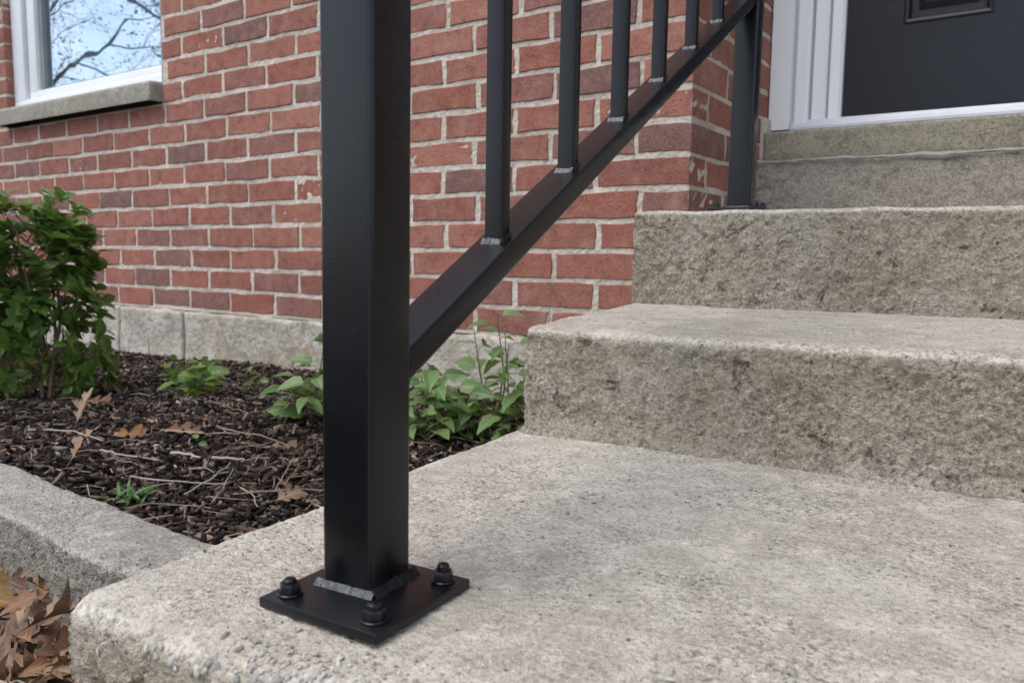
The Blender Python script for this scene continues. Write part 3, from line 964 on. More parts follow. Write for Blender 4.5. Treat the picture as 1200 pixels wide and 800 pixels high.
# ------------------------------------------------------------------ railing
rail = empty('hand_railing', (0, 0, 0))
tag(rail, 'black powder coated steel stair railing bolted to the concrete steps', 'railing')
A_, BH, T = 0.0200, 0.0462, 0.0062
LEAN = 0.0062
RZ0, RS, RW, RH = 0.14466, 0.4977, 0.0179, 0.0224
PY, PX, PZ = 1.075, -0.0279, 0.2968
rx_ = lambda y: -0.0256 * (y - .019)
TOPH = 0.78
def post(x, y, z0, z1, lean):
    mb = MB()
    pr = rsq(A_, .0038, 4)
    mb.prism(pr, lambda p: (x + p[0], y + p[1], z0), lambda p: (x + p[0] + lean * (z1 - z0), y + p[1], z1))
    return mb.build('post', M_BLACK, rail, smooth=True)
p1 = post(0, 0, T, TOPH + RZ0 + .02, LEAN)
p2 = post(PX, PY, PZ + T, PZ + TOPH + .42, LEAN)

def hexbolt(parent, x, y, z, rot, tall=1.0):
    mb = MB()
    mb.lathe([(.0084, 0), (.0088, .0004), (.0088, .0014), (.0082, .0020)], (x, y, z), 24)
    hx = [(.0077, .0020), (.0077, .0072), (.0068, .0088), (.0046, .0092)]
    vs, fs = [], []
    for r, h in hx:
        for j in range(6):
            a = rot + j * math.pi / 3
            vs.append((x + r * math.cos(a), y + r * math.sin(a), z + h))
    for i in range(3):
        for j in range(6): fs.append((i * 6 + j, i * 6 + (j + 1) % 6, i * 6 + 6 + (j + 1) % 6, i * 6 + 6 + j))
    fs.append((18, 19, 20, 21, 22, 23))
    mb.add(vs, fs)
    mb.lathe([(.0046, .0085), (.0046, .0104 * tall), (.0036, .0117 * tall), (.0012, .0122 * tall)], (x, y, z), 16)
    k_ = .88
    mb.v = [(x + (a - x) * k_, y + (b - y) * k_, z + (c - z) * k_) for a, b, c in mb.v]
    me = mb.mesh('anchor_bolt', M_BLACK, smooth=True)
    me.set_sharp_from_angle(angle=math.radians(28))
    return link('anchor_bolt', me, parent)

def plate(cx, cy, z, rz, rots):
    o = MB()
    o.box(-BH, BH, -BH, BH, 0, T)
    pl_ = o.build('base_plate', M_BLACK, rail, bevel=.0009, smooth=True)
    pl_.location = (cx, cy, z); pl_.rotation_euler = (0, 0, rz)
    k = BH - .0130
    for i, (sx, sy) in enumerate(((-1, -1), (1, -1), (1, 1), (-1, 1))):
        hexbolt(pl_, sx * k + rots[i] * .001, sy * k, T, .3 + rots[i], 1 + .08 * (i % 3))
    return pl_
plate(.0083, -.0094, .0008, -.0351, (0.1, .55, .9, .2))
plate(PX - .001, PY - .002, PZ, 0.0, (.3, .7, .1, .6))

def bead(name, pts, up_v, out_v, leg, parent, mat, seg=.0012, seed=1, lump=.35):
    """fillet weld along a polyline: ragged triangle section between up_v and out_v"""
    rw = random.Random(seed)
    P = []
    for a_, b_ in zip(pts[:-1], pts[1:]):
        a_, b_ = Vector(a_), Vector(b_)
        n_ = max(2, int((b_ - a_).length / seg))
        P += [a_.lerp(b_, i / n_) for i in range(n_)]
    P.append(Vector(pts[-1]))
    U, O = Vector(up_v), Vector(out_v)
    vs = []
    for i, p in enumerate(P):
        s_ = leg * (1 + lump * (mnoise.noise(Vector((i * .23, seed, 0)))) + rw.uniform(-.04, .04))
        t_ = leg * (1 + lump * (mnoise.noise(Vector((i * .19, seed + 9, 0)))) + rw.uniform(-.04, .04))
        rip = .00012 * math.sin(i * 1.3)
        vs += [p + U * s_ - O * .0003, p + U * s_ * .62 + O * (t_ * .34 + rip), p + U * s_ * .30 + O * (t_ * .66 + rip), p + O * t_ - U * .0003]
    f = [(i * 4 + k, (i + 1) * 4 + k, (i + 1) * 4 + k + 1, i * 4 + k + 1) for i in range(len(P) - 1) for k in range(3)]
    f += [(0, 1, 2, 3), tuple((len(P) - 1) * 4 + k for k in (3, 2, 1, 0))]
    mb = MB(); mb.add(vs, f)
    return mb.build(name, mat, parent, smooth=True)
zz = T + .0008
bead('weld_bead', [(-A_ - .004, -A_, zz), (A_ + .002, -A_, zz)], (0, 0, 1), (0, -1, 0), .0038, p1, M_WELD, seed=3, lump=.14)
bead('weld_bead', [(A_, -A_ - .001, zz), (A_, A_ + .004, zz)], (0, 0, 1), (1, 0, 0), .0052, p1, M_BLACK, seed=5, lump=.30)
z2 = PZ + T
bead('weld_bead', [(PX - A_, PY - A_, z2), (PX + A_, PY - A_, z2)], (0, 0, 1), (0, -1, 0), .0042, p2, M_WELD, seed=6, lump=.2)

def sloped(name, zoff, hw, hh, y0, y1, edge):
    """rail of box section running up the stair, ends cut upright"""
    mb = MB()
    pr = []
    for cx, cz, a0 in ((hw - edge, -edge, 0), (-hw + edge, -edge, 90), (-hw + edge, -hh + edge, 180), (hw - edge, -hh + edge, 270)):
        for i in range(5):
            a = math.radians(a0 + 90 * i / 4)
            pr.append((cx + edge * math.cos(a), cz + edge * math.sin(a)))
    f = lambda p, y: (p[0] + rx_(y) + LEAN * (zoff * .5), y, RZ0 + zoff + RS * y + p[1])
    mb.prism(pr, lambda p: f(p, y0), lambda p: f(p, y1))
    return mb.build(name, M_BLACK, rail, smooth=True)
br = sloped('bottom_rail', 0.0, RW, RH, A_ - .0005, PY - A_ + .0005, .0030)
tr_ = sloped('top_rail', TOPH, RW * 1.1, RH * 1.1, -.06, PY + .06, .0045)
bead('weld_bead', [(-RW + .002, A_ + .0006, RZ0 + RS * A_), (RW - .002, A_ + .0006, RZ0 + RS * A_)], (0, 0, 1), (0, .888, .459), .0026, br, M_BLACK, seed=8)
bead('weld_bead', [(RW + .0002, A_ + .0002, RZ0 + RS * A_), (RW + .0002, A_ + .0002, RZ0 + RS * A_ - RH)], (1, 0, 0), (0, 1, 0), .0013, br, M_BLACK, seed=9)
BW = 0.0075
for i, y in enumerate((.1684, .3054, .4393, .5740, .7138, .8558)):
    mb = MB()
    pr = rsq(BW, .0012, 3)
    zt = lambda yy: RZ0 + RS * yy
    xo = rx_(y)
    mb.prism(pr, lambda p: (xo + p[0], y + p[1], zt(y + p[1]) - .001),
             lambda p: (xo + p[0] + LEAN * TOPH * .5, y + p[1], zt(y + p[1]) + TOPH - RH * 1.1 + .002))
    b_ = mb.build('baluster', M_BLACK, rail, smooth=True)
    yf = y - BW
    sl_ = Vector((0, 1, RS)).normalized()
    bead('weld_bead', [(xo - BW - .0018, yf, zt(yf)), (xo + BW + .0012, yf, zt(yf))], (0, 0, 1), tuple(-sl_), .0034, b_, M_WELD, seed=20 + i, lump=.55, seg=.0008)
    bead('weld_bead', [(xo + BW, yf - .001, zt(yf)), (xo + BW, y + BW, zt(y + BW))], (0, -RS * .4, .8), (1, 0, 0), .0026, b_, M_BLACK, seed=40 + i, lump=.6, seg=.0008)

# ------------------------------------------------------------------ mulch
rm = random.Random(77)
def bed_ok(x, y):
    yb = HY + x * math.tan(HR) - .008
    return y < yb and y > (.245 - .135 * (x + .575)) and x < -.17
cv, cf = [], []
BOXF = [(0, 3, 2, 1), (4, 5, 6, 7), (0, 1, 5, 4), (1, 2, 6, 5), (2, 3, 7, 6), (3, 0, 4, 7)]
cnt = 0
while cnt < 40000:
    if rm.random() < .72: x, y = rm.uniform(-1.75, -.17), rm.uniform(.22, 1.35)
    else: x, y = rm.uniform(-3.5, -1.5), rm.uniform(.35, 1.6)
    if not bed_ok(x, y): continue
    cnt += 1
    far = 1.0 if x > -1.6 else 1.35
    l = rm.choice([.003, .004, .006, .009, .013, .018]) * rm.uniform(.7, 1.3) * far
    w_ = min(l, rm.choice([.0009, .0013, .0019, .0030]) * rm.uniform(.7, 1.4) * far); h = rm.uniform(.001, .0035)
    M3 = Matrix.Rotation(rm.uniform(0, 6.28), 3, 'Z') @ Matrix.Rotation(rm.gauss(0, .32), 3, 'Y') @ Matrix.Rotation(rm.gauss(0, .45), 3, 'X')
    c = Vector((x, y, mulch_z(x, y) + rm.uniform(-.002, .011)))
    o0 = len(cv)
    tp = rm.uniform(.3, 1.0)
    for sz in (-1, 1):
        for sx, sy in ((-1, -1), (1, -1), (1, 1), (-1, 1)):
            k = tp if sx > 0 else 1
            cv.append(c + M3 @ Vector((sx * l * rm.uniform(.8, 1.1), sy * w_ * k * rm.uniform(.7, 1.1), sz * h + sx * l * .10 * rm.uniform(-1, 1))))
    cf += [[o0 + i for i in f] for f in BOXF]
me = mesh_np('mulch', np.array([tuple(v) for v in cv]), np.array(cf), M_MULCH)
tag(link('mulch', me), 'dark shredded bark mulch covering the garden bed', 'mulch', kind='stuff')

# thin litter of twig bits and crumbs of leaf over the mulch
lt = MB()
for _ in range(900):
    while True:
        x, y = rm.uniform(-1.9, -.18), rm.uniform(.22, 1.3)
        if bed_ok(x, y): break
    a = rm.uniform(0, 6.28); l = rm.uniform(.010, .075)
    z = mulch_z(x, y) + .009
    p0 = Vector((x, y, z)); p2_ = p0 + Vector((math.cos(a) * l, math.sin(a) * l, rm.uniform(-.006, .012)))
    pm_ = p0.lerp(p2_, .5) + Vector((rm.uniform(-.006, .006), rm.uniform(-.006, .006), rm.uniform(0, .006)))
    r = rm.uniform(.0004, .0013)
    lt.tube([p0, pm_, p2_], [r, r * .9, r * .6], 4)
tag(lt.build('twig_litter', M_TWIG), 'thin grey brown twig bits scattered over the dark mulch', 'litter', kind='stuff')

cr_v, cr_f = [], []
for _ in range(700):
    while True:
        x, y = rm.uniform(-1.9, -.18), rm.uniform(.22, 1.3)
        if bed_ok(x, y): break
    r = rm.uniform(.003, .011); a0 = rm.uniform(0, 6.28)
    M3 = Matrix.Rotation(rm.gauss(0, .5), 3, 'X') @ Matrix.Rotation(rm.gauss(0, .5), 3, 'Y')
    o0 = len(cr_v)
    for k in range(6):
        q = r * rm.uniform(.5, 1.2)
        cr_v.append(tuple(Vector((x, y, mulch_z(x, y) + .009)) + M3 @ Vector((q * math.cos(a0 + k * 1.047), .6 * q * math.sin(a0 + k * 1.047), rm.uniform(-.3, .3) * r))))
    cr_f += [[o0, o0 + 1, o0 + 2, o0 + 3], [o0, o0 + 3, o0 + 4, o0 + 5]]
def mat_crumb():
    t = NT('leaf_crumb', 0.85, 0.2)
    gi = t.n("NewGeometry")
    t.color(t.ramp(gi.outputs['Random Per Island'], [(0.0, (0.08, 0.045, 0.03)), (0.4, (0.20, 0.115, 0.07)), (0.7, (0.33, 0.22, 0.14)), (1.0, (0.45, 0.37, 0.29))]))
    return t.m
tag(link('leaf_crumbs', mesh_np('leaf_crumbs', np.array(cr_v), np.array(cr_f), mat_crumb())), 'tan crumbs of dead leaf scattered over the dark mulch', 'litter', kind='stuff')

# ------------------------------------------------------------------ leaves
def ovate_mesh(name, mat, l, w_, fold=.25, curl=.25, n=6, seed=0, serr=0.0, wide=.42):
    rr_ = random.Random(seed)
    vs, ac = [], []
    for i in range(n + 1):
        t = i / n
        hw = w_ * .5 * (math.sin(math.pi * min(1, t ** (.62 if wide < .45 else .8))) ** .85) + (.0004 if i in (0, n) else 0)
        if serr and 0 < i < n: hw *= 1 + serr * (1 if i % 2 else -1)
        x = l * t; zc = -curl * l * t * t
        for a in (-1, -.5, 0, .5, 1):
            vs.append((x + (serr * .15 * l / n if abs(a) == 1 else 0), a * hw, zc + abs(a) * hw * fold + (abs(a) == 1) * rr_.uniform(-.03, .03) * w_))
            ac.append(abs(a))
    fs = [(i * 5 + k, (i + 1) * 5 + k, (i + 1) * 5 + k + 1, i * 5 + k + 1) for i in range(n) for k in range(4)]
    return mesh_np(name, np.array(vs), np.array(fs), mat, smooth=True, attrs={'across': ac})

OUT = [(0, .012), (.10, .07), (.18, .23), (.25, .27), (.26, .15), (.34, .14), (.43, .33), (.55, .42), (.545, .30), (.60, .28), (.565, .17), (.64, .13), (.71, .24), (.83, .29), (.79, .17), (.84, .10), (.91, .08), (1.0, 0.004)]
def oak_mesh(name, mat, l, curl=.3, bend=.2, twist=0.0, seed=0, width=1.0):
    rr_ = random.Random(seed)
    vs, ac, fs = [], [], []
    n = len(OUT)
    cols = 4
    for side in (-1, 1):
        base = len(vs)
        jit = [(rr_.uniform(-.02, .02), rr_.uniform(.8, 1.15)) for _ in OUT]
        for i, (t, h) in enumerate(OUT):
            tm = i / (n - 1) * .98
            for c in range(cols):
                k = c / (cols - 1)
                tt = tm + (t + jit[i][0] * (0 < i < n - 1) - tm) * k; y = side * h * jit[i][1] * k * width
                z = curl * (y * 1.6) ** 2 * l - bend * tt * tt * l + twist * y * tt * l + rr_.uniform(-.008, .008) * l * k
                yy = y * l * (1 - .35 * abs(curl) * abs(y))
                vs.append((tt * l, yy, z)); ac.append(k)
        for i in range(n - 1):
            for c in range(cols - 1):
                q = [base + i * cols + c, base + (i + 1) * cols + c, base + (i + 1) * cols + c + 1, base + i * cols + c + 1]
                fs.append(q if side > 0 else q[::-1])
    # stalk
    o0 = len(vs)
    for x in (-.22 * l, .05 * l):
        for a in range(3):
            vs.append((x, .008 * l * math.cos(a * 2.1), .008 * l * math.sin(a * 2.1) + .05 * (x < 0) * l)); ac.append(0)
    fs += [[o0 + a, o0 + (a + 1) % 3, o0 + 3 + (a + 1) % 3, o0 + 3 + a] for a in range(3)]
    return mesh_np(name, np.array(vs), np.array(fs), mat, smooth=True, attrs={'across': ac})

def oak_leaf(loc, l, rz, rx=0.0, ry=0.0, label='', group=None, mat=None, curl=.3, bend=.2, twist=0., seed=0, width=1.0):
    o = link('oak_leaf', oak_mesh('oak_leaf', mat or M_DRY, l, curl, bend, twist, seed, width), None, loc, (rx, ry, rz))
    tag(o, label, 'leaf', group)
    return o
mz = lambda x, y, d=.012: (x, y, mulch_z(x, y) + d)
G_BED = 'fallen oak leaves on the mulch'
oak_leaf(mz(-.985, .600, .020), .085, .42, .12, -.05, 'tan star shaped oak leaf lying flat in the middle of the mulch', G_BED, curl=.25, bend=.1, seed=1)
oak_leaf(mz(-1.06, .545, .018), .10, .75, .35, .0, 'curled yellow brown oak leaf on the mulch beside the tan star shaped one', G_BED, M_DRYG, curl=.9, bend=.3, seed=2, width=.7)
oak_leaf(mz(-.760, .640, .016), .10, .55, .25, .05, 'long rolled pale brown leaf on the mulch beside the near black post', G_BED, curl=1.3, bend=.25, seed=3, width=.55)
oak_leaf(mz(-.480, .395, .016), .050, 1.2, .55, -.3, 'small rust brown leaf standing at the edge of the bottom step beside the post', G_BED, curl=.5, bend=.5, seed=4, width=1.1)
oak_leaf(mz(-.845, .335, .030), .065, 1.75, -.4, -1.0, 'dry pale leaf tilted on edge just behind the curb stone', G_BED, curl=.6, bend=.3, seed=5, width=.8)
oak_leaf(mz(-1.09, .500, .040), .070, 1.5, .2, -1.25, 'narrow brown leaf standing upright in the mulch below the shrub', G_BED, curl=1.0, bend=.2, seed=6, width=.6)
oak_leaf(mz(-.60, .555, .014), .060, 2.6, .3, .1, 'crumpled red brown leaf on the mulch behind the near black post', G_BED, curl=.9, bend=.6, seed=7)
oak_leaf(mz(-.60, .78, .016), .07, .3, .5, .1, 'curled tan leaf under the weeds between the post and the steps', G_BED, curl=1.1, bend=.3, seed=8, width=.8)
oak_leaf(mz(-.555, .430, .014), .045, 4.0, .2, .2, 'small crumpled brown leaf in the mulch near the bottom step edge', G_BED, curl=.9, bend=.5, seed=9)
oak_leaf(mz(-1.42, .735, .016), .08, .2, .2, .0, 'brown leaf lying at the foot of the shrub', G_BED, curl=.5, bend=.3, seed=10)

G_PILE = 'oak leaves heaped in front of the curb stones'
pile = [  # x, y, z, length, rz, rx, ry, curl, bend, width, green, label
    (-.545, .050, -.176, .105, .9, .35, -.15, .5, .2, 1.0, 0, 'pale tan many pointed oak leaf lowest in the leaf heap by the step'),
    (-.600, .135, -.165, .085, 2.0, .9, -.5, .9, .4, .9, 1, 'large olive green and brown oak leaf standing against the curb stone'),
    (-.745, .130, -.185, .070, 1.3, .4, -1.1, .8, .3, .8, 0, 'orange tan leaf upright at the left edge before the curb corner'),
    (-.640, .085, -.165, .090, .3, .9, -.6, .9, .5, .9, 1, 'dark green and brown curled leaf at the left edge of the heap'),
    (-.585, .100, -.172, .080, -.5, .5, -.2, .7, .4, 1.0, 0, 'rusty orange folded leaf in the middle of the leaf heap'),
    (-.530, .095, -.160, .075, 2.4, 1.0, -.7, 1.0, .4, .8, 0, 'brown curled leaf pressed against the corner of the bottom step'),
    (-.600, .030, -.190, .080, 3.5, .2, .0, .6, .4, 1.0, 0, 'greyish leaf low at the left edge under the leaf heap'),
    (-.500, .030, -.182, .070, 1.9, .4, -.4, .9, .3, .7, 0, 'thin brown leaf leaning beside the front corner of the bottom step'),
    (-.660, .120, -.150, .060, 5.0, .7, .3, 1.1, .4, .8, 0, 'small grey brown leaf on top of the heap at the curb corner')]
for i, (x, y, z, l, rz, rx, ry, cu, be, wd, gr, lab) in enumerate(pile):
    oak_leaf((x, y, z - .018), l * .74, rz, rx * .5, ry * .4, lab, G_PILE, M_DRYG if gr else M_DRY, cu * 1.2, be * 1.2, .3, 30 + i, wd)
rl = random.Random(9)
lv, lf_, la = [], [], []
for i in range(210):                                    # matted leaves underneath the heap
    x, y = (rl.uniform(-.85, -.28), rl.uniform(-.08, .15)) if i < 120 else (rl.uniform(-.55, -.26), rl.uniform(-.10, .07))
    y = min(y, .12 - .13 * (x + .575))
    me = oak_mesh('litter', M_DRY, rl.uniform(.036, .064), rl.uniform(.4, 1.6), rl.uniform(.1, .6), rl.uniform(-.5, .5), 60 + i, rl.uniform(.7, 1.1))
    M = Matrix.Translation((x, y, -.222 + rl.uniform(0, .026) + max(0, .03 * (y + .02) / .12))) @ Matrix.Rotation(rl.uniform(0, 6.28), 4, 'Z') @ Matrix.Rotation(rl.uniform(-.5, .3), 4, 'Y') @ Matrix.Rotation(rl.uniform(-.7, .7), 4, 'X')
    o0 = len(lv)
    lv += [tuple(M @ v.co) for v in me.vertices]; lf_ += [[o0 + k for k in p.vertices] for p in me.polygons]
    la += [d_.value for d_ in me.attributes['across'].data]
    bpy.data.meshes.remove(me)
tag(link('leaf_litter', mesh_np('leaf_litter', np.array(lv), np.array(lf_), M_DRY, smooth=True, attrs={'across': la})),
    'matted brown leaf litter under the leaf heap in front of the curb stones', 'litter', kind='stuff')

# ------------------------------------------------------------------ larger sticks lying on the bed
def stick(pts, r, label, mat=M_PALE):
    mb = MB()
    P = [Vector(p) for p in pts]
    Q = []
    for a_, b_ in zip(P[:-1], P[1:]):
        for k in range(4): Q.append(a_.lerp(b_, k / 4) + Vector((rm.uniform(-1, 1), rm.uniform(-1, 1), rm.uniform(-1, 1))) * .0014)
    Q.append(P[-1])
    mb.tube(Q, [r * .8 * (1 - .45 * i / len(Q)) for i in range(len(Q))], 6)
    tag(mb.build('stick', mat, smooth=True), label, 'stick', 'dry sticks lying on the mulch')
zt_ = lambda x, y, d=.016: (x, y, mulch_z(x, y) + d)
stick([zt_(-.60, .44), zt_(-.53, .40), zt_(-.475, .355, .02)], .0016, 'reddish brown stick pointing at the bottom step edge', M_TWIG)
stick([zt_(-.76, .37), zt_(-.68, .40, .02), zt_(-.63, .44)], .0018, 'bent pale grey stick lying parallel behind the curb stone')
stick([zt_(-.645, .375, .012), zt_(-.625, .405, .03), zt_(-.62, .44, .05)], .0014, 'thin pale stick poking up out of the mulch behind the curb')
stick([zt_(-.95, .45), zt_(-.88, .43, .02), zt_(-.80, .45)], .0022, 'thick pale stick lying on the mulch left of the oak leaf')
stick([zt_(-1.25, .50), zt_(-1.10, .50, .022), zt_(-1.00, .49)], .0022, 'long pale bleached stick at the left of the bed')
stick([zt_(-.90, .66), zt_(-.80, .67, .02), zt_(-.72, .66)], .0016, 'brown stick lying behind the tan star shaped oak leaf', M_TWIG)
stick([zt_(-.57, .40), zt_(-.50, .44, .02), zt_(-.44, .50)], .0016, 'grey stick running toward the near black post in the mulch', M_TWIG)
stick([zt_(-.585, .375, .012), zt_(-.575, .385, .03), zt_(-.57, .40, .055)], .0012, 'short pale stub standing in the mulch near the bottom step')
stick([zt_(-.53, .44, .012), zt_(-.535, .46, .03), zt_(-.55, .50, .05)], .0012, 'thin brown stub standing in the mulch before the post', M_TWIG)
stick([zt_(-.82, .49), zt_(-.79, .50, .018), zt_(-.765, .505)], .0038, 'short stout white stick in the middle of the mulch')
stick([zt_(-.75, .515), zt_(-.72, .53, .018), zt_(-.70, .54)], .0034, 'short stout white stick beside its twin, nearer the post')
stick([(-.62, -.02, -.20), (-.50, .00, -.19), (-.36, .02, -.19)], .002, 'pale straight stick across the front of the leaf heap')
stick([(-.52, -.02, -.21), (-.44, .02, -.195), (-.36, .03, -.20)], .0017, 'orange brown stick under the pale one by the leaf heap', M_TWIG)

# ------------------------------------------------------------------ shrub and weeds
RL = random.Random(123)
def place_leaf(parent, mesh, p, d, roll=0.0, sc_=1.0, upv=None):
    """leaf from p along d, blade turned towards upv"""
    d = Vector(d).normalized()
    if upv is None:
        upv = Vector((RL.gauss(0, .45), RL.gauss(-.35, .5), 1))
    y_ = Vector(upv).cross(d)
    if y_.length < 1e-3: y_ = Vector((0, 1, 0))
    y_.normalize(); z_ = d.cross(y_)
    M = Matrix((( d.x, y_.x, z_.x, p[0]), (d.y, y_.y, z_.y, p[1]), (d.z, y_.z, z_.z, p[2]), (0, 0, 0, 1)))
    M = M @ Matrix.Rotation(roll, 4, 'X') @ Matrix.Scale(sc_, 4)
    if parent is None: return M
    o = link('leaf', mesh, parent)
    o.matrix_local = M
    return o
SH = [ovate_mesh('leaf', M_SHRUB, .048, .029, .22, .12, 6, 1, 0, .5), ovate_mesh('leaf', M_SHRUB, .042, .027, .16, .28, 6, 2, 0, .5), ovate_mesh('leaf', M_SHRUB, .036, .024, .28, .02, 6, 3, 0, .5)]
rs_ = random.Random(41)
sx, sy = -1.555, .735
shrub = empty('shrub', (sx, sy, mulch_z(sx, sy)))
tag(shrub, 'leafy green shrub with small glossy leaves growing before the brick wall', 'shrub')
# crown lobes: (across, depth, height, radius), across runs along the front of the bed
AX, DX = Vector((.874, .485, 0)), Vector((-.485, .874, 0))
lobes = [(-.06, .00, .43, .100), (.035, .02, .44, .070), (-.14, -.03, .40, .10), (.045, .02, .36, .070), (-.05, .03, .34, .09), (-.15, .02, .30, .10), (.115, .02, .315, .022), (.045, .03, .25, .065),
         (-.08, -.02, .21, .09), (.07, .02, .15, .065), (.085, .04, .08, .055), (-.02, .03, .12, .08), (-.13, -.02, .12, .10), (.01, .02, .05, .07), (-.16, .05, .20, .10), (.08, .02, .215, .050), (.075, .02, .29, .050), (.05, .0, .40, .05)]
lobes = [((AX * u + DX * d).x, (AX * u + DX * d).y, z, r) for u, d, z, r in lobes]
wood = MB()
trunks = []
for k in range(5):
    a = rs_.uniform(0, 6.28)
    base = Vector((rs_.uniform(-.02, .02), rs_.uniform(-.02, .02), -.02))
    topp = AX * (-.05 + .07 * math.cos(a)) + DX * .05 * math.sin(a) + Vector((0, 0, rs_.uniform(.32, .42)))
    mid_ = base.lerp(topp, .5) + Vector((rs_.uniform(-.02, .02), rs_.uniform(-.02, .02), 0))
    wood.tube([base, base.lerp(mid_, .5) + Vector((rs_.uniform(-.008, .008), 0, 0)), mid_, topp], [.0050, .0046, .0038, .0020], 7)
    trunks.append((base, mid_, topp))
nleaf = 0
fol_v, fol_f, fol_a = [], [], []
while nleaf < 1800:
    lx, ly, lz, lr = rs_.choices(lobes, weights=[l_[3] ** 2 for l_ in lobes])[0]
    while True:
        q = Vector((rs_.uniform(-1, 1), rs_.uniform(-1, 1), rs_.uniform(-1, 1)))
        if .2 < q.length < 1: break
    q = q.normalized() * (q.length ** .6)
    tip = Vector((lx, ly, lz)) + q * lr
    b_, m_, t_ = rs_.choice(trunks)
    k = max(.15, min(1.0, (tip.z - .08) / .42))
    st = b_.lerp(m_, k * 2) if k < .5 else m_.lerp(t_, k * 2 - 1)
    if (st - tip).length > .10: st = st.lerp(tip, .45)
    wood.tube([st, st.lerp(tip, .55) + Vector((0, 0, -.010)), tip], [.0013, .0010, .0006], 4)
    out = (tip - AX * -.05 - Vector((0, 0, .22))).normalized()
    ax = (out + Vector((0, 0, .8))).normalized()
    n_ = rs_.randint(4, 7)
    a0 = rs_.uniform(0, 6.28)
    s_ = ax.orthogonal().normalized(); t2 = ax.cross(s_)
    near = (tip.dot(DX) < .035)
    for i in range(n_):
        a = a0 + i * 2.4
        d = (s_ * math.cos(a) + t2 * math.sin(a)) * .9 + ax * rs_.uniform(.15, .9)
        me_ = rs_.choice(SH)
        M = place_leaf(shrub if nleaf < 300 else None, me_, tip - ax * .004 * i, d, rs_.uniform(-.3, .3), rs_.uniform(.6, 1.05), out * 1.1 + Vector((0, 0, .45)) + Vector((rs_.gauss(0, .4), rs_.gauss(0, .4), rs_.gauss(0, .4))))
        nleaf += 1
        if nleaf > 300:
            o0 = len(fol_v)
            fol_v += [tuple(M @ v.co) for v in me_.vertices]
            fol_f += [[o0 + i_ for i_ in p_.vertices] for p_ in me_.polygons]
            fol_a += [abs(((i_ % 5) - 2) / 2) for i_ in range(len(me_.vertices))]
tag(link('foliage', mesh_np('foliage', np.array(fol_v), np.array(fol_f), M_SHRUB, smooth=True, attrs={'across': fol_a}), shrub), kind='stuff')
wood.build('branches', M_STEM, shrub, smooth=True)

WD = [ovate_mesh('leaf', M_WEED, .058, .030, .22, .30, 8, 4, .07), ovate_mesh('leaf', M_WEED, .048, .027, .30, .50, 8, 5, .07), ovate_mesh('leaf', M_WEED, .036, .020, .25, .25, 8, 6, .06)]
def weed(x, y, stems, label, leafset, nl, spread, seed, size=1.0, low=.25):
    rr_ = random.Random(seed)
    z = mulch_z(x, y)
    e = empty('weed', (x, y, z))
    tag(e, label, 'weed', 'young weeds growing in the bed')
    for (dx, dy, h) in stems:
        mb = MB()
        b = Vector((dx * .3, dy * .3, -.01)); t = Vector((dx, dy, h)); mdd = b.lerp(t, .5) + Vector((rr_.uniform(-.012, .012), rr_.uniform(-.012, .012), 0))
        mb.tube([b, mdd, t], [.0019 * size, .0016 * size, .0009 * size], 5)
        mb.build('stem', M_GSTEM, e, smooth=True)
        for i in range(nl):
            k = low + (1 - low) * (i + .5) / nl
            p = b.lerp(mdd, k * 2) if k < .5 else mdd.lerp(t, k * 2 - 1)
            a = i * 2.4 + rr_.uniform(-.4, .4) + seed
            d = Vector((math.cos(a), math.sin(a), rr_.uniform(.05, .55)))
            pp = p + d.normalized() * spread * rr_.uniform(.2, 1)
            if spread > .012:
                pet = MB(); pet.tube([p, p.lerp(pp, .5) + Vector((0, 0, .004)), pp], .0007, 4); pet.build('leaf_stalk', M_GSTEM, e)
            place_leaf(e, rr_.choice(leafset), pp, d + Vector((0, 0, -.2)), rr_.uniform(-.5, .5), size * rr_.uniform(.7, 1.15))
    return e
weed(-.560, .830, [(-.01, -.02, .07), (.04, .01, .11), (-.05, .02, .09), (.015, .03, .14), (.05, -.03, .06)], 'leafy green weed with toothed leaves beside the bottom step behind the rail', WD, 8, .035, 1, 1.1, .15)
weed(-.490, 1.010, [(.0, .0, .23), (.04, -.02, .17), (-.06, .01, .19), (.08, -.01, .14)], 'tall weed with a bare reddish stem before the wall behind the rail', WD, 8, .032, 2, 1.05, .25)
weed(-.400, .890, [(.0, .0, .15), (.03, .03, .12), (-.02, .03, .21), (-.04, -.04, .10), (.02, -.04, .08)], 'green weed pressed against the side of the second step', WD, 8, .03, 3, 1.0, .15)
weed(-.860, .850, [(.02, .01, .10), (-.03, .0, .13), (.04, .02, .17), (-.01, -.03, .07), (.05, -.02, .12)], 'pale green weed showing just left of the near black post', WD, 8, .03, 4, 1.1, .15)
weed(-.620, .960, [(.0, .0, .12), (.04, .0, .10), (-.04, .02, .14), (.02, -.04, .08)], 'leafy weed half hidden behind the near black post', WD, 9, .035, 11, 1.1, .15)
weed(-.470, .870, [(.0, .0, .09), (.03, .02, .12), (-.03, .0, .10)], 'low bright green weed in the gap between rail and second step', WD, 9, .035, 12, 1.15, .1)
weed(-1.27, .905, [(.0, .0, .09), (.05, .01, .10), (-.04, -.01, .07), (.02, .03, .11)], 'low dark green weed in the middle of the bed', [SH[0], SH[1]], 9, .016, 5, 1.0)
weed(-1.46, 1.03, [(.0, .0, .07), (-.06, .0, .08), (.06, .0, .06), (.03, -.03, .08)], 'low blue green weed growing before the foundation beside the shrub', [SH[0], SH[2]], 7, .016, 6, 1.0)
weed(-1.215, 1.04, [(.0, .0, .055), (.02, .0, .04)], 'single small seedling standing in the mulch near the foundation', [SH[2]], 7, .010, 7, .8)
weed(-.86, .575, [(.0, .0, .03)], 'tiny pale seedling beside the tan star shaped oak leaf', [SH[2]], 4, .004, 8, .5)
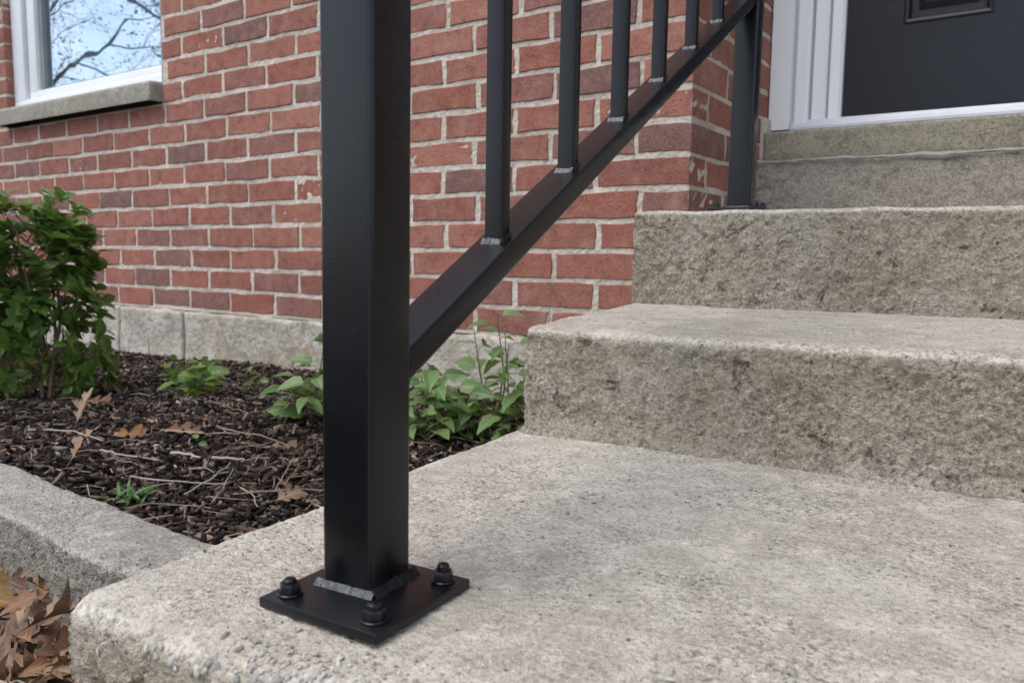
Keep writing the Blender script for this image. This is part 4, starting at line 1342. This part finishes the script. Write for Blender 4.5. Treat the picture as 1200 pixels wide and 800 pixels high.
# feathery tuft by the curb
tx, ty = -.700, .325
tuft = empty('weed', (tx, ty, mulch_z(tx, ty)))
tag(tuft, 'small feathery green tuft growing against the curb stone', 'weed', 'young weeds growing in the bed')
GB = ovate_mesh('leaf', M_GRASS, .030, .005, .3, .6, 5, 8)
rr_ = random.Random(2)
for i in range(46):
    a = rr_.uniform(0, 6.28)
    place_leaf(tuft, GB, (rr_.gauss(0, .012), rr_.gauss(0, .012), rr_.uniform(.0, .016)), (math.cos(a), math.sin(a), rr_.uniform(.3, 1.6)), 0, rr_.uniform(.6, 1.2))
# dry stalks rising before the foundation
def stalk(x, y, pts, label):
    z = mulch_z(x, y); mb = MB()
    mb.tube([(x, y, z - .01)] + [(x + a, y + b, z + c) for a, b, c in pts], [.0018] + [.0016 - .0009 * i / len(pts) for i in range(len(pts))], 5)
    tag(mb.build('dry_stalk', M_TWIG, smooth=True), label, 'stalk', 'dry plant stalks by the foundation')
stalk(-1.02, 1.17, [(.01, .0, .05), (.03, -.01, .11)], 'leaning dry stalk before the foundation left of the near post')
stalk(-1.30, 1.16, [(.02, -.02, .05), (.07, -.03, .09)], 'dry stalk with a dark tip leaning right before the foundation')
stalk(-.43, 1.10, [(.01, .0, .10), (.012, .0, .20), (.02, -.01, .27)], 'upright brown stalk before the brick wall behind the rail')
stalk(-1.75, 1.20, [(-.03, -.03, .05), (-.02, -.04, .10)], 'thin curved dry stalk before the foundation joint')

# ------------------------------------------------------------------ trees across the lawn, seen mirrored in the window
def tree(name, base, h, label, seed, leafy):
    rt = random.Random(seed)
    root = empty(name, base)
    tag(root, label, 'tree')
    mb = MB(); tips_ = []
    def grow(p, d, l, r, lev):
        n_ = 5
        pts, rad = [p.copy()], [r]
        q, dd = p.copy(), d.copy()
        for i in range(n_):
            dd = (dd + Vector((rt.gauss(0, .13), rt.gauss(0, .13), rt.gauss(.03, .10)))).normalized()
            q = q + dd * l / n_
            pts.append(q.copy()); rad.append(r * (1 - .62 * (i + 1) / n_))
            if lev < 4 and i >= (1 if lev else 2):
                for _ in range(2 if lev in (0, 2) else 1):
                    ax = dd.orthogonal().normalized()
                    ax.rotate(Matrix.Rotation(rt.uniform(0, 6.28), 3, dd))
                    nd = (dd * rt.uniform(.35, .9) + ax * rt.uniform(.6, 1.0)).normalized()
                    if lev == 0: nd.z = nd.z * .5 + .15
                    grow(q.copy(), nd.normalized(), l * rt.uniform(.50, .68) if lev else h * rt.uniform(.34, .46), rad[-1] * rt.uniform(.5, .7), lev + 1)
        if lev >= 3: tips_.extend(pts[2:])
        mb.tube(pts, rad, 8 if lev == 0 else 5 if lev < 3 else 3, cap=False)
    grow(Vector((0, 0, -.1)), Vector((0, 0, 1)), h * .62, h * .017, 0)
    mb.build('trunk', M_BARK, root, smooth=True)
    vs, fs = [], []
    for t_ in tips_:
        for _ in range(leafy):
            if rt.random() < .35: continue
            p = t_ + Vector((rt.gauss(0, .06), rt.gauss(0, .06), rt.gauss(0, .06)))
            a = Vector((rt.gauss(0, 1), rt.gauss(0, 1), rt.gauss(0, 1))).normalized() * rt.uniform(.018, .034)
            b = a.orthogonal().normalized() * a.length * .55
            o0 = len(vs); vs += [p - a, p + b, p + a, p - b]; fs.append([o0, o0 + 1, o0 + 2, o0 + 3])
    me = mesh_np('crown', np.array([tuple(v) for v in vs]), np.array(fs), M_BUD, attrs={'across': np.ones(len(vs))})
    link('crown', me, root)
tree('tree', (-12.4, -5.0, -.235), 7.5, 'bare spring tree mirrored in the window, its limbs reaching low', 3, 2)
tree('tree', (-15.5, -1.2, -.235), 6.5, 'slender twiggy tree mirrored at the left of the window', 17, 3)
tree('tree', (-19.0, -4.5, -.235), 9.0, 'hazy leafing tree mirrored in the window behind the nearer bare one', 8, 3)
